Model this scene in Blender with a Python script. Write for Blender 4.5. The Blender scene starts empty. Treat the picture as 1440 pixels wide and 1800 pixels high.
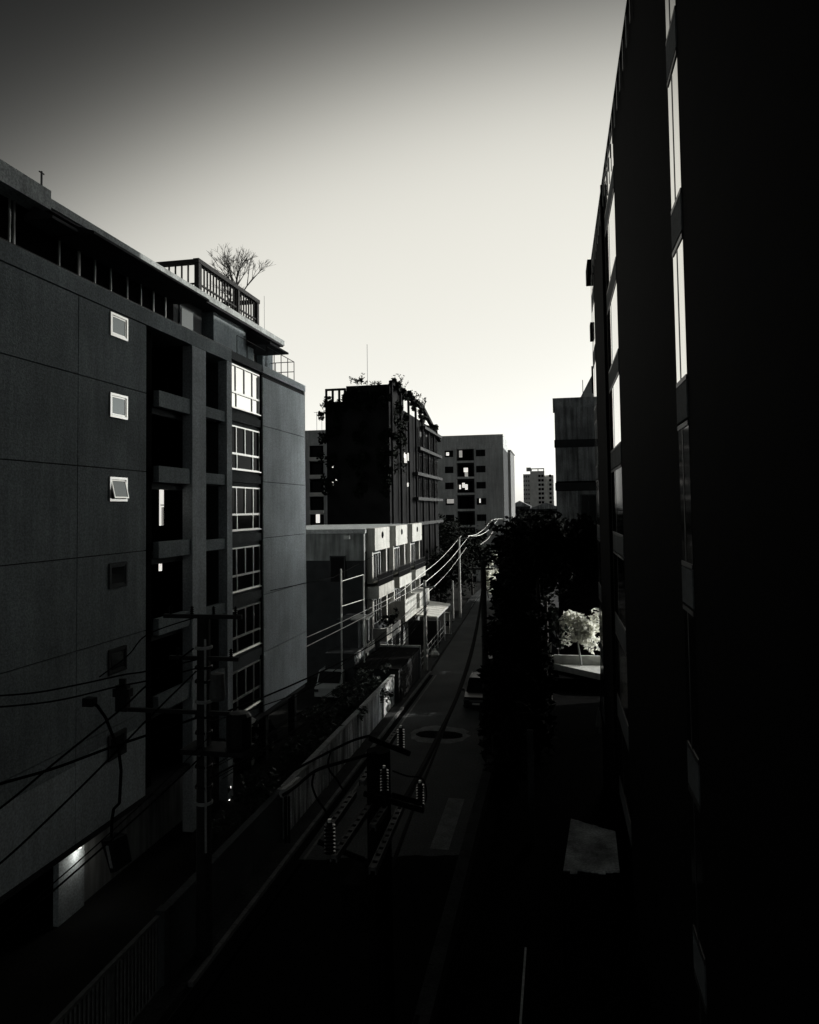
import bpy, math, random
from mathutils import Vector, Matrix
random.seed(7)
R = math.radians
sc = bpy.context.scene

# ------------------------------------------------------------------ camera
W0, H0, FPX, CX, CY = 1440.0, 1800.0, 1300.0, 720.0, 836.0
EYE = Vector((0.0, 0.0, 13.5))
YAW, PITCH, ROLL = R(11.2), R(2.6), R(0.8)
fwd = Vector((-math.sin(YAW)*math.cos(PITCH), math.cos(YAW)*math.cos(PITCH), math.sin(PITCH)))
r0 = Vector((math.cos(YAW), math.sin(YAW), 0)); u0 = r0.cross(fwd)
rgt = r0*math.cos(ROLL) - u0*math.sin(ROLL); upv = rgt.cross(fwd)
cd = bpy.data.cameras.new('camera'); cam = bpy.data.objects.new('camera', cd)
sc.collection.objects.link(cam); sc.camera = cam
cd.sensor_fit = 'HORIZONTAL'; cd.sensor_width = 36.0; cd.lens = 36.0*FPX/W0
cd.shift_y = -(900.0-CY)/W0
cd.clip_start = 0.05; cd.clip_end = 6000
cam.matrix_world = Matrix(((rgt.x, upv.x, -fwd.x, EYE.x), (rgt.y, upv.y, -fwd.y, EYE.y), (rgt.z, upv.z, -fwd.z, EYE.z), (0, 0, 0, 1)))

# ------------------------------------------------------------------ sky, sun, exposure
SUN_EL, SUN_AZ = R(24), R(66)          # azimuth measured from the street direction (+Y) towards +X
wd = bpy.data.worlds.new('World'); sc.world = wd; wd.use_nodes = True
nt = wd.node_tree; N = nt.nodes; L = nt.links; bg = N['Background']
sky = N.new('ShaderNodeTexSky'); sky.sky_type = 'NISHITA'; sky.sun_disc = False
sky.sun_elevation = SUN_EL; sky.sun_rotation = SUN_AZ
def wmath(op, a, b=None, c=None):
    n = N.new('ShaderNodeMath'); n.operation = op
    for i, v in enumerate((a, b, c)):
        if v is None: continue
        if isinstance(v, (int, float)): n.inputs[i].default_value = v
        else: L.new(v, n.inputs[i])
    return n.outputs[0]
bw = N.new('ShaderNodeRGBToBW'); L.new(sky.outputs[0], bw.inputs[0])
tc = N.new('ShaderNodeTexCoord'); sp = N.new('ShaderNodeSeparateXYZ'); L.new(tc.outputs['Generated'], sp.inputs[0])
# dusk glow: a broad bright cap over the far end of the street, fading to a dark sky above and behind
lg = wmath('ADD', wmath('ADD', wmath('MULTIPLY', sp.outputs[1], 19.8), wmath('MULTIPLY', sp.outputs[2], -11.0)),
           wmath('ADD', wmath('MULTIPLY', sp.outputs[0], 0.6), -11.15))
glow = wmath('DIVIDE', 1.0, wmath('ADD', 1.0, wmath('EXPONENT', wmath('MULTIPLY', lg, -1.0))))
n10 = wmath('MULTIPLY', bw.outputs[0], 0.1)
amb = wmath('MULTIPLY', wmath('POWER', n10, 2.5), 1.9)
cg = N.new('ShaderNodeVectorMath'); cg.operation = 'SCALE'; cg.inputs[0].default_value = (0.795, 0.778, 0.705)
L.new(glow, cg.inputs[3])
ca = N.new('ShaderNodeVectorMath'); ca.operation = 'SCALE'; ca.inputs[0].default_value = (0.96, 1.0, 1.0)
L.new(amb, ca.inputs[3])
ad = N.new('ShaderNodeVectorMath'); ad.operation = 'ADD'; L.new(cg.outputs[0], ad.inputs[0]); L.new(ca.outputs[0], ad.inputs[1])
sc10 = N.new('ShaderNodeVectorMath'); sc10.operation = 'SCALE'; sc10.inputs[3].default_value = 10.0
L.new(ad.outputs[0], sc10.inputs[0]); L.new(sc10.outputs[0], bg.inputs[0]); bg.inputs[1].default_value = 0.1

sd = bpy.data.lights.new('sun', 'SUN'); sd.energy = 3.3; sd.angle = R(0.5); sd.color = (1.0, 0.975, 0.92)
so = bpy.data.objects.new('sun', sd); sc.collection.objects.link(so)
sv = Vector((math.sin(SUN_AZ)*math.cos(SUN_EL), math.cos(SUN_AZ)*math.cos(SUN_EL), math.sin(SUN_EL)))
so.rotation_euler = sv.to_track_quat('Z', 'Y').to_euler(); so.location = (40, 40, 60)
sc.render.engine = 'CYCLES'
sc.view_settings.view_transform = 'Standard'; sc.view_settings.look = 'None'
sc.view_settings.exposure = 0.0; sc.view_settings.gamma = 1.0; sc.view_settings.use_curve_mapping = False
sc.cycles.max_bounces = 5; sc.cycles.diffuse_bounces = 3; sc.cycles.glossy_bounces = 3

# ------------------------------------------------------------------ helpers
def ray(x, y): return rgt*((x-CX)/FPX) - upv*((y-CY)/FPX) + fwd
def onX(x, y, X): d = ray(x, y); return EYE + d*((X-EYE.x)/d.x)
def onY(x, y, Y): d = ray(x, y); return EYE + d*((Y-EYE.y)/d.y)
def onZ(x, y, Z): d = ray(x, y); return EYE + d*((Z-EYE.z)/d.z)

def mat(name, col, rough=0.85, var=0.25, scale=3.0, bump=0.15, bscale=60.0, metal=0.0, streak=0.0, emit=0.0, spec=0.35, grit=0.0):
    m = bpy.data.materials.new(name); m.use_nodes = True; t = m.node_tree; b = t.nodes['Principled BSDF']
    b.inputs['Roughness'].default_value = rough; b.inputs['Metallic'].default_value = metal
    b.inputs['Specular IOR Level'].default_value = spec
    g = t.nodes.new('ShaderNodeNewGeometry')
    n = t.nodes.new('ShaderNodeTexNoise'); n.inputs['Scale'].default_value = scale; n.inputs['Detail'].default_value = 6
    t.links.new(g.outputs['Position'], n.inputs['Vector'])
    rp = t.nodes.new('ShaderNodeValToRGB'); rp.color_ramp.elements[0].position = 0.3; rp.color_ramp.elements[1].position = 0.72
    rp.color_ramp.elements[0].color = tuple(c*(1-var) for c in col)+(1,); rp.color_ramp.elements[1].color = tuple(min(1, c*(1+var)) for c in col)+(1,)
    t.links.new(n.outputs[0], rp.inputs[0]); out = rp.outputs[0]
    def mul(o, fac_out, lo, hi, p0=0.3, p1=0.7):
        mr = t.nodes.new('ShaderNodeMapRange'); mr.inputs[1].default_value = p0; mr.inputs[2].default_value = p1
        mr.inputs[3].default_value = lo; mr.inputs[4].default_value = hi; t.links.new(fac_out, mr.inputs[0])
        vm = t.nodes.new('ShaderNodeVectorMath'); vm.operation = 'SCALE'; t.links.new(o, vm.inputs[0]); t.links.new(mr.outputs[0], vm.inputs[3])
        return vm.outputs[0]
    if streak:
        mp = t.nodes.new('ShaderNodeMapping'); mp.inputs['Scale'].default_value = (2.2, 2.2, 0.22); t.links.new(g.outputs['Position'], mp.inputs['Vector'])
        n3 = t.nodes.new('ShaderNodeTexNoise'); n3.inputs['Scale'].default_value = 1.6; n3.inputs['Detail'].default_value = 5
        t.links.new(mp.outputs[0], n3.inputs['Vector']); out = mul(out, n3.outputs[0], 1-streak, 1+streak*0.4, 0.35, 0.65)
    if grit:
        n4 = t.nodes.new('ShaderNodeTexNoise'); n4.inputs['Scale'].default_value = 14.0; n4.inputs['Detail'].default_value = 3
        t.links.new(g.outputs['Position'], n4.inputs['Vector']); out = mul(out, n4.outputs[0], 1-grit, 1+grit, 0.35, 0.65)
    t.links.new(out, b.inputs['Base Color'])
    if bump:
        n2 = t.nodes.new('ShaderNodeTexNoise'); n2.inputs['Scale'].default_value = bscale; n2.inputs['Detail'].default_value = 4
        t.links.new(g.outputs['Position'], n2.inputs['Vector'])
        bp = t.nodes.new('ShaderNodeBump'); bp.inputs['Strength'].default_value = bump; bp.inputs['Distance'].default_value = 0.03
        t.links.new(n2.outputs[0], bp.inputs['Height']); t.links.new(bp.outputs[0], b.inputs['Normal'])
    if emit:
        b.inputs['Emission Color'].default_value = (1, 0.97, 0.9, 1); b.inputs['Emission Strength'].default_value = emit
    return m
M = {
 'stucco': mat('grey_stucco', (.27, .305, .312), .9, .22, .4, .6, 26, streak=.15, grit=.24),
 'stucco_pale': mat('pale_stucco', (.50, .55, .56), .9, .18, .4, .6, 26, streak=.10, grit=.22),
 'column': mat('column_stucco', (.47, .51, .52), .9, .2, .4, .6, 26, streak=.10, grit=.22),
 'joint': mat('dark_joint', (.02, .02, .02), .95, .1),
 'dark_wall': mat('dark_wall_surface', (.028, .030, .031), .85, .3, 1.0, .2, 20),
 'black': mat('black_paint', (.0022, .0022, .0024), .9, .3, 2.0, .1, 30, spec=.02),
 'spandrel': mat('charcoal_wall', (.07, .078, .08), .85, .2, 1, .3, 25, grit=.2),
 'white_frame': mat('white_window_frame', (.93, .92, .88), .28, .03, 5, 0, metal=.75),
 'fascia': mat('fascia_concrete', (.36, .38, .37), .85, .25, 1.2, .4, 15, streak=.2, grit=.3),
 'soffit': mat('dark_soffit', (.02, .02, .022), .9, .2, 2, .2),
 'metal_dark': mat('dark_metal', (.02, .02, .02), .45, .2, 5, .05, metal=.3),
 'metal_pale': mat('pale_metal', (.55, .55, .52), .4, .1, 5, 0, metal=.4),
 'timber_dark': mat('dark_timber', (.015, .014, .013), .8, .3, 4, .2),
 'bark': mat('bark', (.03, .027, .024), .9, .3, 6, .4, 20),
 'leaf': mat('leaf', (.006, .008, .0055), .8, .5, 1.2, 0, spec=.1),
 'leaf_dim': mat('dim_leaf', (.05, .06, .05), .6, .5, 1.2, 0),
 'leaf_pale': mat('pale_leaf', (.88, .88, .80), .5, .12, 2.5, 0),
 'plaster': mat('white_plaster', (.46, .455, .42), .85, .10, 2.0, .2, 30, streak=.25, grit=.12),
 'plaster_side': mat('weathered_plaster', (.30, .31, .30), .9, .25, .8, .3, 20, streak=.4),
 'ruin': mat('soot_dark_concrete', (.010, .010, .010), .95, .5, .6, .5, 8, spec=.1),
 'ruin_pale': mat('weathered_slab_edge', (.045, .045, .044), .9, .5, 1.5, .4, 10, streak=.4),
 'mid_wall': mat('grey_render', (.50, .51, .50), .9, .15, .5, .3, 12, streak=.2, grit=.2),
 'mid_pale': mat('pale_render', (.72, .71, .67), .9, .15, .5, .2, 12),
 'panel_dark': mat('weathered_dark_cladding', (.30, .31, .31), .8, .35, .8, .3, 10, streak=.55, grit=.2),
 'asphalt': mat('asphalt', (.075, .079, .080), .75, .25, .35, .6, 35, grit=.4, spec=.1),
 'asphalt_dark': mat('dark_asphalt', (.006, .006, .006), .95, .4, 2, .5, 40, spec=.02),
 'asphalt_pale': mat('pale_asphalt', (.20, .205, .205), .85, .35, 1.5, .5, 40, grit=.3),
 'paving': mat('paving_concrete', (.045, .047, .047), .9, .35, 1.0, .4, 20, grit=.3, spec=.08),
 'kerb': mat('kerb_concrete', (.20, .202, .2), .85, .3, 2.0, .4, 20, grit=.2),
 'ground': mat('ground_soil', (.018, .018, .017), .95, .4, .4, .6, 10, spec=.05),
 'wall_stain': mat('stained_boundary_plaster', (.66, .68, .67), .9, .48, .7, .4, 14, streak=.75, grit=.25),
 'line': mat('road_paint', (.16, .16, .155), .7, .4, 3, .2, 30),
 'pole': mat('concrete_pole', (.42, .42, .40), .8, .25, 3, .2, 30, streak=.3),
 'pole_dark': mat('sooty_concrete_pole', (.030, .030, .029), .85, .3, 3, .2, 30),
 'cable': mat('black_cable', (.004, .004, .004), .9, .1, 5, 0, spec=.03),
 'wire': mat('bright_aluminium_wire', (.85, .84, .80), .4, .05, 5, 0),
 'steel': mat('galvanised_steel', (.14, .145, .14), .6, .3, 6, .1),
 'steel_dim': mat('weathered_steel', (.045, .046, .045), .7, .4, 8, .2, 40, grit=.4),
 'slab_paint': mat('slab_block_paint', (.17, .17, .165), .9, .1, .5, .2, 12),
 'patch_sheet': mat('light_patch_sheeting', (.36, .38, .38), .8, .75, 1.1, .3, 12, grit=.3),
 'porcelain': mat('glazed_porcelain', (.003, .003, .003), .16, .1, 5, 0, spec=.22),
 'carpaint': mat('dark_car_paint', (.006, .006, .007), .3, .05, 5, 0, spec=.25),
 'carpale': mat('pale_car_paint', (.35, .36, .35), .3, .05, 5, 0),
 'rubber': mat('tyre_rubber', (.015, .015, .015), .9, .1),
 'chrome': mat('chrome', (.75, .75, .74), .15, .05, 5, 0, metal=1.0),
 'lamp': mat('lit_lamp_glass', (.9, .9, .85), .3, .0, 1, 0, emit=3.0),
 'lit': mat('glowing_opening', (.8, .8, .76), .6, .1, 1, 0, emit=.8),
 'litdim': mat('dim_glowing_opening', (.5, .5, .47), .6, .3, 1, 0, emit=.28),
 'curtain': mat('pale_curtain', (.7, .7, .66), .9, .1, 8, .1),
 'sheet': mat('pale_sheeting', (.60, .61, .58), .7, .2, 2, .2),
 'canopy': mat('pale_metal_roofing', (.66, .65, .60), .55, .15, 3, .15, 12, grit=.15),
}
def glassmat(name, col, metal, rough=.04, spec=.5):
    m = bpy.data.materials.new(name); m.use_nodes = True; b = m.node_tree.nodes['Principled BSDF']
    b.inputs['Base Color'].default_value = col+(1,); b.inputs['Metallic'].default_value = metal; b.inputs['Roughness'].default_value = rough
    b.inputs['IOR'].default_value = 1.6 if spec > .2 else 1.12; b.inputs['Specular IOR Level'].default_value = spec
    n = m.node_tree.nodes.new('ShaderNodeTexNoise'); n.inputs['Scale'].default_value = 1.3
    g = m.node_tree.nodes.new('ShaderNodeNewGeometry'); m.node_tree.links.new(g.outputs['Position'], n.inputs['Vector'])
    bp = m.node_tree.nodes.new('ShaderNodeBump'); bp.inputs['Strength'].default_value = .05; bp.inputs['Distance'].default_value = .02
    m.node_tree.links.new(n.outputs[0], bp.inputs['Height']); m.node_tree.links.new(bp.outputs[0], b.inputs['Normal'])
    return m
M['glass'] = glassmat('coated_window_glass', (.80, .79, .75), .95)
M['glass_dark'] = glassmat('dark_window_glass', (.01, .01, .01), 0.0, .08, .15)
M['glass_tint'] = glassmat('tinted_window_glass', (.10, .11, .11), .8, .12)

class B:
    """collects faces, then links them as one mesh object"""
    def __init__(s): s.v = []; s.f = []
    def add(s, vs, fs):
        k = len(s.v); s.v += [tuple(p) for p in vs]; s.f += [tuple(i+k for i in f) for f in fs]; return s
    def box(s, x0, x1, y0, y1, z0, z1):
        x0, x1 = sorted((x0, x1)); y0, y1 = sorted((y0, y1)); z0, z1 = sorted((z0, z1))
        return s.add([(x0,y0,z0),(x1,y0,z0),(x1,y1,z0),(x0,y1,z0),(x0,y0,z1),(x1,y0,z1),(x1,y1,z1),(x0,y1,z1)],
                     [(0,3,2,1),(4,5,6,7),(0,1,5,4),(1,2,6,5),(2,3,7,6),(3,0,4,7)])
    def tube(s, p, q, r, n=6, r2=None):
        p = Vector(p); q = Vector(q); d = q-p
        if d.length < 1e-6: return s
        d.normalize(); a = d.cross(Vector((0, 0, 1)) if abs(d.z) < .95 else Vector((1, 0, 0))).normalized(); b = d.cross(a)
        r2 = r if r2 is None else r2; vs = []
        for c, rr in ((p, r), (q, r2)):
            for i in range(n):
                t = 2*math.pi*i/n; vs.append(c + a*(rr*math.cos(t)) + b*(rr*math.sin(t)))
        fs = [(i, (i+1) % n, n+(i+1) % n, n+i) for i in range(n)] + [tuple(range(n-1, -1, -1)), tuple(range(n, 2*n))]
        return s.add(vs, fs)
    def path(s, pts, r, n=5):
        for a, b in zip(pts, pts[1:]): s.tube(a, b, r, n)
        return s
    def quad(s, a, b, c, d): return s.add([a, b, c, d], [(0, 1, 2, 3)])
    def extrude(s, poly, axis, lo, hi):
        """poly in the two remaining axes, extruded along axis"""
        n = len(poly); vs = []
        for h in (lo, hi):
            for a, b in poly:
                vs.append((h, a, b) if axis == 'x' else (a, h, b) if axis == 'y' else (a, b, h))
        return s.add(vs, [tuple(range(n-1, -1, -1)), tuple(range(n, 2*n))] + [(i, (i+1) % n, n+(i+1) % n, n+i) for i in range(n)])
    def lathe(s, c, prof, n=12):
        c = Vector(c); vs = []; fs = []
        for r, z in prof:
            for i in range(n):
                t = 2*math.pi*i/n; vs.append(c+Vector((r*math.cos(t), r*math.sin(t), z)))
        for j in range(len(prof)-1):
            for i in range(n): fs.append((j*n+i, j*n+(i+1) % n, (j+1)*n+(i+1) % n, (j+1)*n+i))
        return s.add(vs, fs)
    def build(s, name, m, parent=None, loc=None):
        """parent: parts; loc: origin of a top-level mesh"""
        o0 = Vector(parent['_o']) if parent is not None else Vector(loc or (0, 0, 0))
        me = bpy.data.meshes.new(name); me.from_pydata([Vector(p)-o0 for p in s.v], [], s.f)
        me.materials.append(M[m] if isinstance(m, str) else m); me.update()
        import bmesh
        bm = bmesh.new(); bm.from_mesh(me); bmesh.ops.recalc_face_normals(bm, faces=bm.faces); bm.to_mesh(me); bm.free()
        ob = bpy.data.objects.new(name, me); sc.collection.objects.link(ob)
        if parent is not None: ob.parent = parent; ob['_o'] = list(o0)
        else: ob.location = o0; ob['_o'] = list(o0)
        return ob
def tag(o, label=None, cat=None, group=None, kind=None):
    if label: o['label'] = label
    if cat: o['category'] = cat
    if group: o['group'] = group
    if kind: o['kind'] = kind
    return o
def thing(name, label, cat, loc, group=None):
    o = bpy.data.objects.new(name, None); sc.collection.objects.link(o); o.location = loc; o['_o'] = list(loc); o.empty_display_size = .3
    return tag(o, label, cat, group)
def copyto(ob, off, parent=None):
    """copy an object (mesh shared) and its children, shifted by off"""
    c = ob.copy(); sc.collection.objects.link(c); c.location = Vector(ob.location)+Vector(off)
    if parent is not None: c.parent = parent
    for ch in ob.children:
        d = ch.copy(); sc.collection.objects.link(d); d.parent = c
    return c
def bx(name, m, parent, *a): return B().box(*a).build(name, m, parent)

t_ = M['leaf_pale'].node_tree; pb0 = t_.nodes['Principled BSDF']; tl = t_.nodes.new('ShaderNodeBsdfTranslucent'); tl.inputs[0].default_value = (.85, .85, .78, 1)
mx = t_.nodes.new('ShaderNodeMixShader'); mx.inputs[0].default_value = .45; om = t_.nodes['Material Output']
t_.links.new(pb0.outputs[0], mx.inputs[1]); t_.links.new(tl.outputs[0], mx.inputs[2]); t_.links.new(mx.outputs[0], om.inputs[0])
# ------------------------------------------------------------------ ground, road, pavements
def struct(name, b, m): return tag(b.build(name, m), kind='structure')
struct('ground', B().add([(-900, -200, 0), (900, -200, 0), (900, 2500, 0), (-900, 2500, 0)], [(0, 1, 2, 3)]), 'ground')
KL, KR = -10.45, -4.0
def strip(name, m, xs0, xs1, ys, z0, z1):
    b = B(); n = len(ys)
    for i in range(n-1):
        a0, a1, c0, c1 = xs0[i], xs1[i], xs0[i+1], xs1[i+1]
        vs = [(a0, ys[i], z0), (a1, ys[i], z0), (c1, ys[i+1], z0), (c0, ys[i+1], z0), (a0, ys[i], z1), (a1, ys[i], z1), (c1, ys[i+1], z1), (c0, ys[i+1], z1)]
        b.add(vs, [(0,3,2,1),(4,5,6,7),(0,1,5,4),(1,2,6,5),(2,3,7,6),(3,0,4,7)])
    return struct(name, b, m)
ys = [-20, 60, 90, 110, 130, 150]
kl = [KL, KL, -11.2, -11.8, -11.5, -9]; kr = [KR, KR, -4.4, -5.2, -5.2, -3]
strip('road', 'asphalt', kl, kr, ys, .002, .006)
strip('pavement_left', 'paving', [-11.25, -11.25, -12.4, -13, -12.6, -10], [k-.16 for k in kl], ys, .0, .12)
strip('pavement_right', 'paving', [k+.16 for k in kr], [-3.0, -3.0, -3.2, -4, -4, -2], ys, .0, .12)
def kerb(name, xs, km='kerb'):
    st = tag(B().box(xs-.08, xs+.08, 60, 61, 0, .1).build(name, km), kind='structure')
    me = None; y = 20.0
    while y < 60:
        if me is None: first = B().box(xs-.08, xs+.08, y+.01, y+.98, 0, .13).build('kerb_stone', km, st); me = first; y0 = y
        else: copyto(first, (0, y-y0, 0), st)
        y += 1.0
    return st
kerb('kerb_left', KL-.08); kerb('kerb_right', KR+.08, 'paving')
struct('road_edge_line', B().box(-9.95, -9.85, -20, 60, .007, .010), 'line')
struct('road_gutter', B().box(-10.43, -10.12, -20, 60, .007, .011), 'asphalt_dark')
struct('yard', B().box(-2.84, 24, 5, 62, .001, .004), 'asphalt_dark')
# dark speed hump with a pale rim
def blob(cx, cy, a, b, n, j, z, seed):
    rr = random.Random(seed)
    return [(cx+a*math.copysign(abs(math.cos(t))**.6, math.cos(t))*(1+rr.uniform(-j, j)), cy+b*math.sin(t)*(1+rr.uniform(-j, j)), z) for t in [2*math.pi*i/n for i in range(n)]]
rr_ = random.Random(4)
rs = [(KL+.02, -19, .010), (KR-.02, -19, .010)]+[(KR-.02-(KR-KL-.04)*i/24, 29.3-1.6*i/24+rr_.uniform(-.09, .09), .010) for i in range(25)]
struct('road_vignette_sheet', B().add(rs, [tuple(range(len(rs)))]), 'asphalt_dark')  # vignette darkening of the near road, painted as a darker sheet
struct('road_pale_patch', B().add(blob(-7.2, 44.4, 1.75, 1.6, 26, .1, .011, 2), [tuple(range(26))]), 'asphalt_pale')
hb = B(); o1 = blob(-7.15, 44.3, 1.4, .75, 26, .06, .013, 3); o2 = [(x*.85-7.15*.15, (y-44.3)*.5+44.3, .06) for x, y, z in o1]
hb.add(o1+o2, [(i, (i+1) % 26, 26+(i+1) % 26, 26+i) for i in range(26)]+[tuple(range(26, 52))])
tag(hb.build('speed_hump', 'asphalt_dark', loc=None), kind='structure')
struct('road_repair_patch', B().box(-5.25, -4.5, 29.6, 34.8, .007, .011), 'asphalt_pale')

# ------------------------------------------------------------------ left apartment building
XL = -15.3
YP = lambda px, X=XL: onX(px, 900, X).y
LV = [2.95, 6.07, 9.07, 12.07, 15.07, 18.07, 20.70]
yJ, yA, yB, yC, yD, yE, yF, yG, yH = YP(136), YP(257), YP(281), YP(337), YP(361), YP(398), YP(407), YP(463), 43.9
apt = thing('apartment_building', 'long grey stuccoed apartment block on the left with recessed black balconies and a roof terrace', 'building', (-18, 30, 0))
# core pieces (behind the facade)
bx('core_wall', 'joint', apt, -32, XL-.07, 6, yA-.02, 2.95, 20.9)
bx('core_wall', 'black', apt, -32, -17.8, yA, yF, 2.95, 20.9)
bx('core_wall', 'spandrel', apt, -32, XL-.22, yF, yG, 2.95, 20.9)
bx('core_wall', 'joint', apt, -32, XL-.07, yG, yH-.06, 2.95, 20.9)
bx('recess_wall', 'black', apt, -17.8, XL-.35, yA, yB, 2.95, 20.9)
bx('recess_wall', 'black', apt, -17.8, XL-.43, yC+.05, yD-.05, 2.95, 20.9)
def panel(y0, y1, z0, z1, hole=None, m='stucco'):
    b = B(); X0, X1 = XL-.07, XL
    g = .018
    y0 += g; y1 -= g; z0 += g; z1 -= g
    if hole is None: b.box(X0, X1, y0, y1, z0, z1)
    else:
        a0, a1, h0, h1 = hole
        b.box(X0, X1, y0, y1, z0, h0).box(X0, X1, y0, y1, h1, z1).box(X0, X1, y0, a0, h0, h1).box(X0, X1, a1, y1, h0, h1)
    return b.build('wall_panel', m, apt)
wz = [20.32-.5, 17.32, 14.35, 11.31, 8.33, 5.40]
wz[0] = 20.34; wz = wz
wy0, wy1 = YP(191), YP(223)
for k in range(6):
    z0, z1 = LV[k], LV[k+1]
    zc = [5.40, 8.33, 11.31, 14.35, 17.32, 20.34][k]
    if k == 0:   # the lowest storey takes a paler tone up to an edge partway
        panel(8, yJ, z0, 5.45, m='stucco_pale'); panel(8, yJ, 5.42, z1)
        panel(yJ, yA, z0, 5.62, (wy0, wy1, zc-.45, 5.60), m='stucco_pale'); panel(yJ, yA, 5.585, z1, (wy0, wy1, 5.61, zc+.45))
        continue
    h1 = min(zc+.45, z1+10)
    if k == 5:
        panel(8, yJ, z0, z1); panel(yJ, yA, z0, z1, (wy0, wy1, zc-.5, 20.66))
    else: panel(8, yJ, z0, z1); panel(yJ, yA, z0, z1, (wy0, wy1, zc-.45, zc+.45))
for k in range(6):
    panel(yG, yH, LV[k], LV[k+1], m='column')
bx('end_wall', 'column', apt, -32, XL, yH-.06, yH, 2.95, 20.9)
# cornice band above the groove
bx('cornice', 'stucco', apt, -17.8, XL+.03, 8, yA, 20.72, 21.32)
bx('cornice', 'stucco', apt, -17.8, XL+.03, yA, yF, 20.72, 21.32)
bx('cornice', 'spandrel', apt, -17.8, XL+.0, yF, yG, 20.92, 21.32)
bx('cornice', 'column', apt, -17.8, XL+.03, yG, yH+.02, 20.92, 21.32)
# columns and balcony beams
for (a, b_) in ((yC, yD), (yE, yF)):
    bx('column', 'column', apt, XL-.42 if a == yC else XL-.4, XL+.04, a, b_, 0.1, 20.7)
for k in range(1, 6):
    z = LV[k]
    bx('balcony_beam', 'stucco', apt, XL-.28, XL-.04, yB, yC, z-.36, z+.28)
    bx('balcony_soffit_beam', 'spandrel', apt, XL-.75, XL-.42, yB, yC, z-.62, z-.36)
    bx('balcony_beam', 'stucco', apt, XL-.28, XL-.04, yD, yE, z-.30, z+.18)
    bx('balcony_floor', 'dark_wall', apt, -17.8, XL-.28, yB, yE, z-.36, z-.24)
    bx('spandrel_band', 'spandrel', apt, XL-.22, XL-.10, yF, yG, z-.32+.2, z+.30)
for k in range(6):   # dark doors at the back of each balcony
    z = LV[k]+.3 if k else 3.3
    fr = bx('balcony_door', 'metal_dark', apt, -17.8, -17.74, yB+.5, yC-.3, z-.2, z+1.95)
    B().box(-17.74, -17.72, yB+.6, yB+1.45, z-.1, z+1.85).box(-17.74, -17.72, yB+1.55, yC-.4, z-.1, z+1.85).build('pane', 'glass_dark', fr)
# sky seen through two gaps, put in as glowing panels
def sky_gap(x0, x1, y0, y1, rail=False):
    p0 = onX(x0, y1, -16.2); p1 = onX(x1, y0, -16.2)
    o = bx('bright_opening', 'lit', apt, -16.24, -16.2, p0.y, p1.y, p0.z, p1.z)
    bx('frame', 'black', o, -16.19, -16.15, p0.y, p1.y, (p0.z*.5+p1.z*.5)-.02, (p0.z*.5+p1.z*.5)+.02)
    if rail:
        for t in (.3, .6, .85): bx('frame', 'black', o, -16.185, -16.16, p0.y+(p1.y-p0.y)*t, p0.y+(p1.y-p0.y)*t+.02, p0.z, p0.z*.55+p1.z*.45)
sky_gap(281.5, 288, 852, 924, True); sky_gap(280.5, 285, 976, 1004)
# small square windows
def small_window(zc, h, tilt=0.0, mf='white_frame'):
    X = XL
    f = B(); y0, y1, z0, z1 = wy0+.02, wy1-.02, zc-h+.02, zc+h-.02; w = .085
    f.box(X-.03, X+.045, y0, y1, z0, z0+w).box(X-.03, X+.045, y0, y1, z1-w, z1).box(X-.03, X+.045, y0, y0+w, z0+w, z1-w).box(X-.03, X+.045, y1-w, y1, z0+w, z1-w)
    fo = f.build('window', mf, apt)
    s = B(); a0, a1, c0, c1 = y0+w+.01, y1-w-.01, z0+w+.01, z1-w-.01; v = .05
    s.box(X-.02, X+.02, a0, a1, c0, c0+v).box(X-.02, X+.02, a0, a1, c1-v, c1).box(X-.02, X+.02, a0, a0+v, c0+v, c1-v).box(X-.02, X+.02, a1-v, a1, c0+v, c1-v)
    g = B().box(X-.006, X+.006, a0+v, a1-v, c0+v, c1-v)
    sash = s.build('sash', mf, fo); pane = g.build('pane', 'glass_tint', fo)
    if tilt:      # awning sash pushed open, hinged at its top edge
        piv = Vector((X, 0, c1)) - Vector(apt['_o'])
        rot = Matrix.Translation(piv) @ Matrix.Rotation(-tilt, 4, 'Y') @ Matrix.Translation(-piv)
        for o in (sash, pane): o.data.transform(rot)
    return fo
small_window(20.34, .47) if False else None
for zc, t, mf in ((20.20, 0, 'white_frame'), (17.32, 0, 'white_frame'), (14.35, R(13), 'white_frame'), (11.31, 0, 'spandrel'), (8.33, 0, 'dark_wall'), (5.40, 0, 'dark_wall')):
    small_window(zc, .45 if zc < 20 else .44, t, mf)
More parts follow.
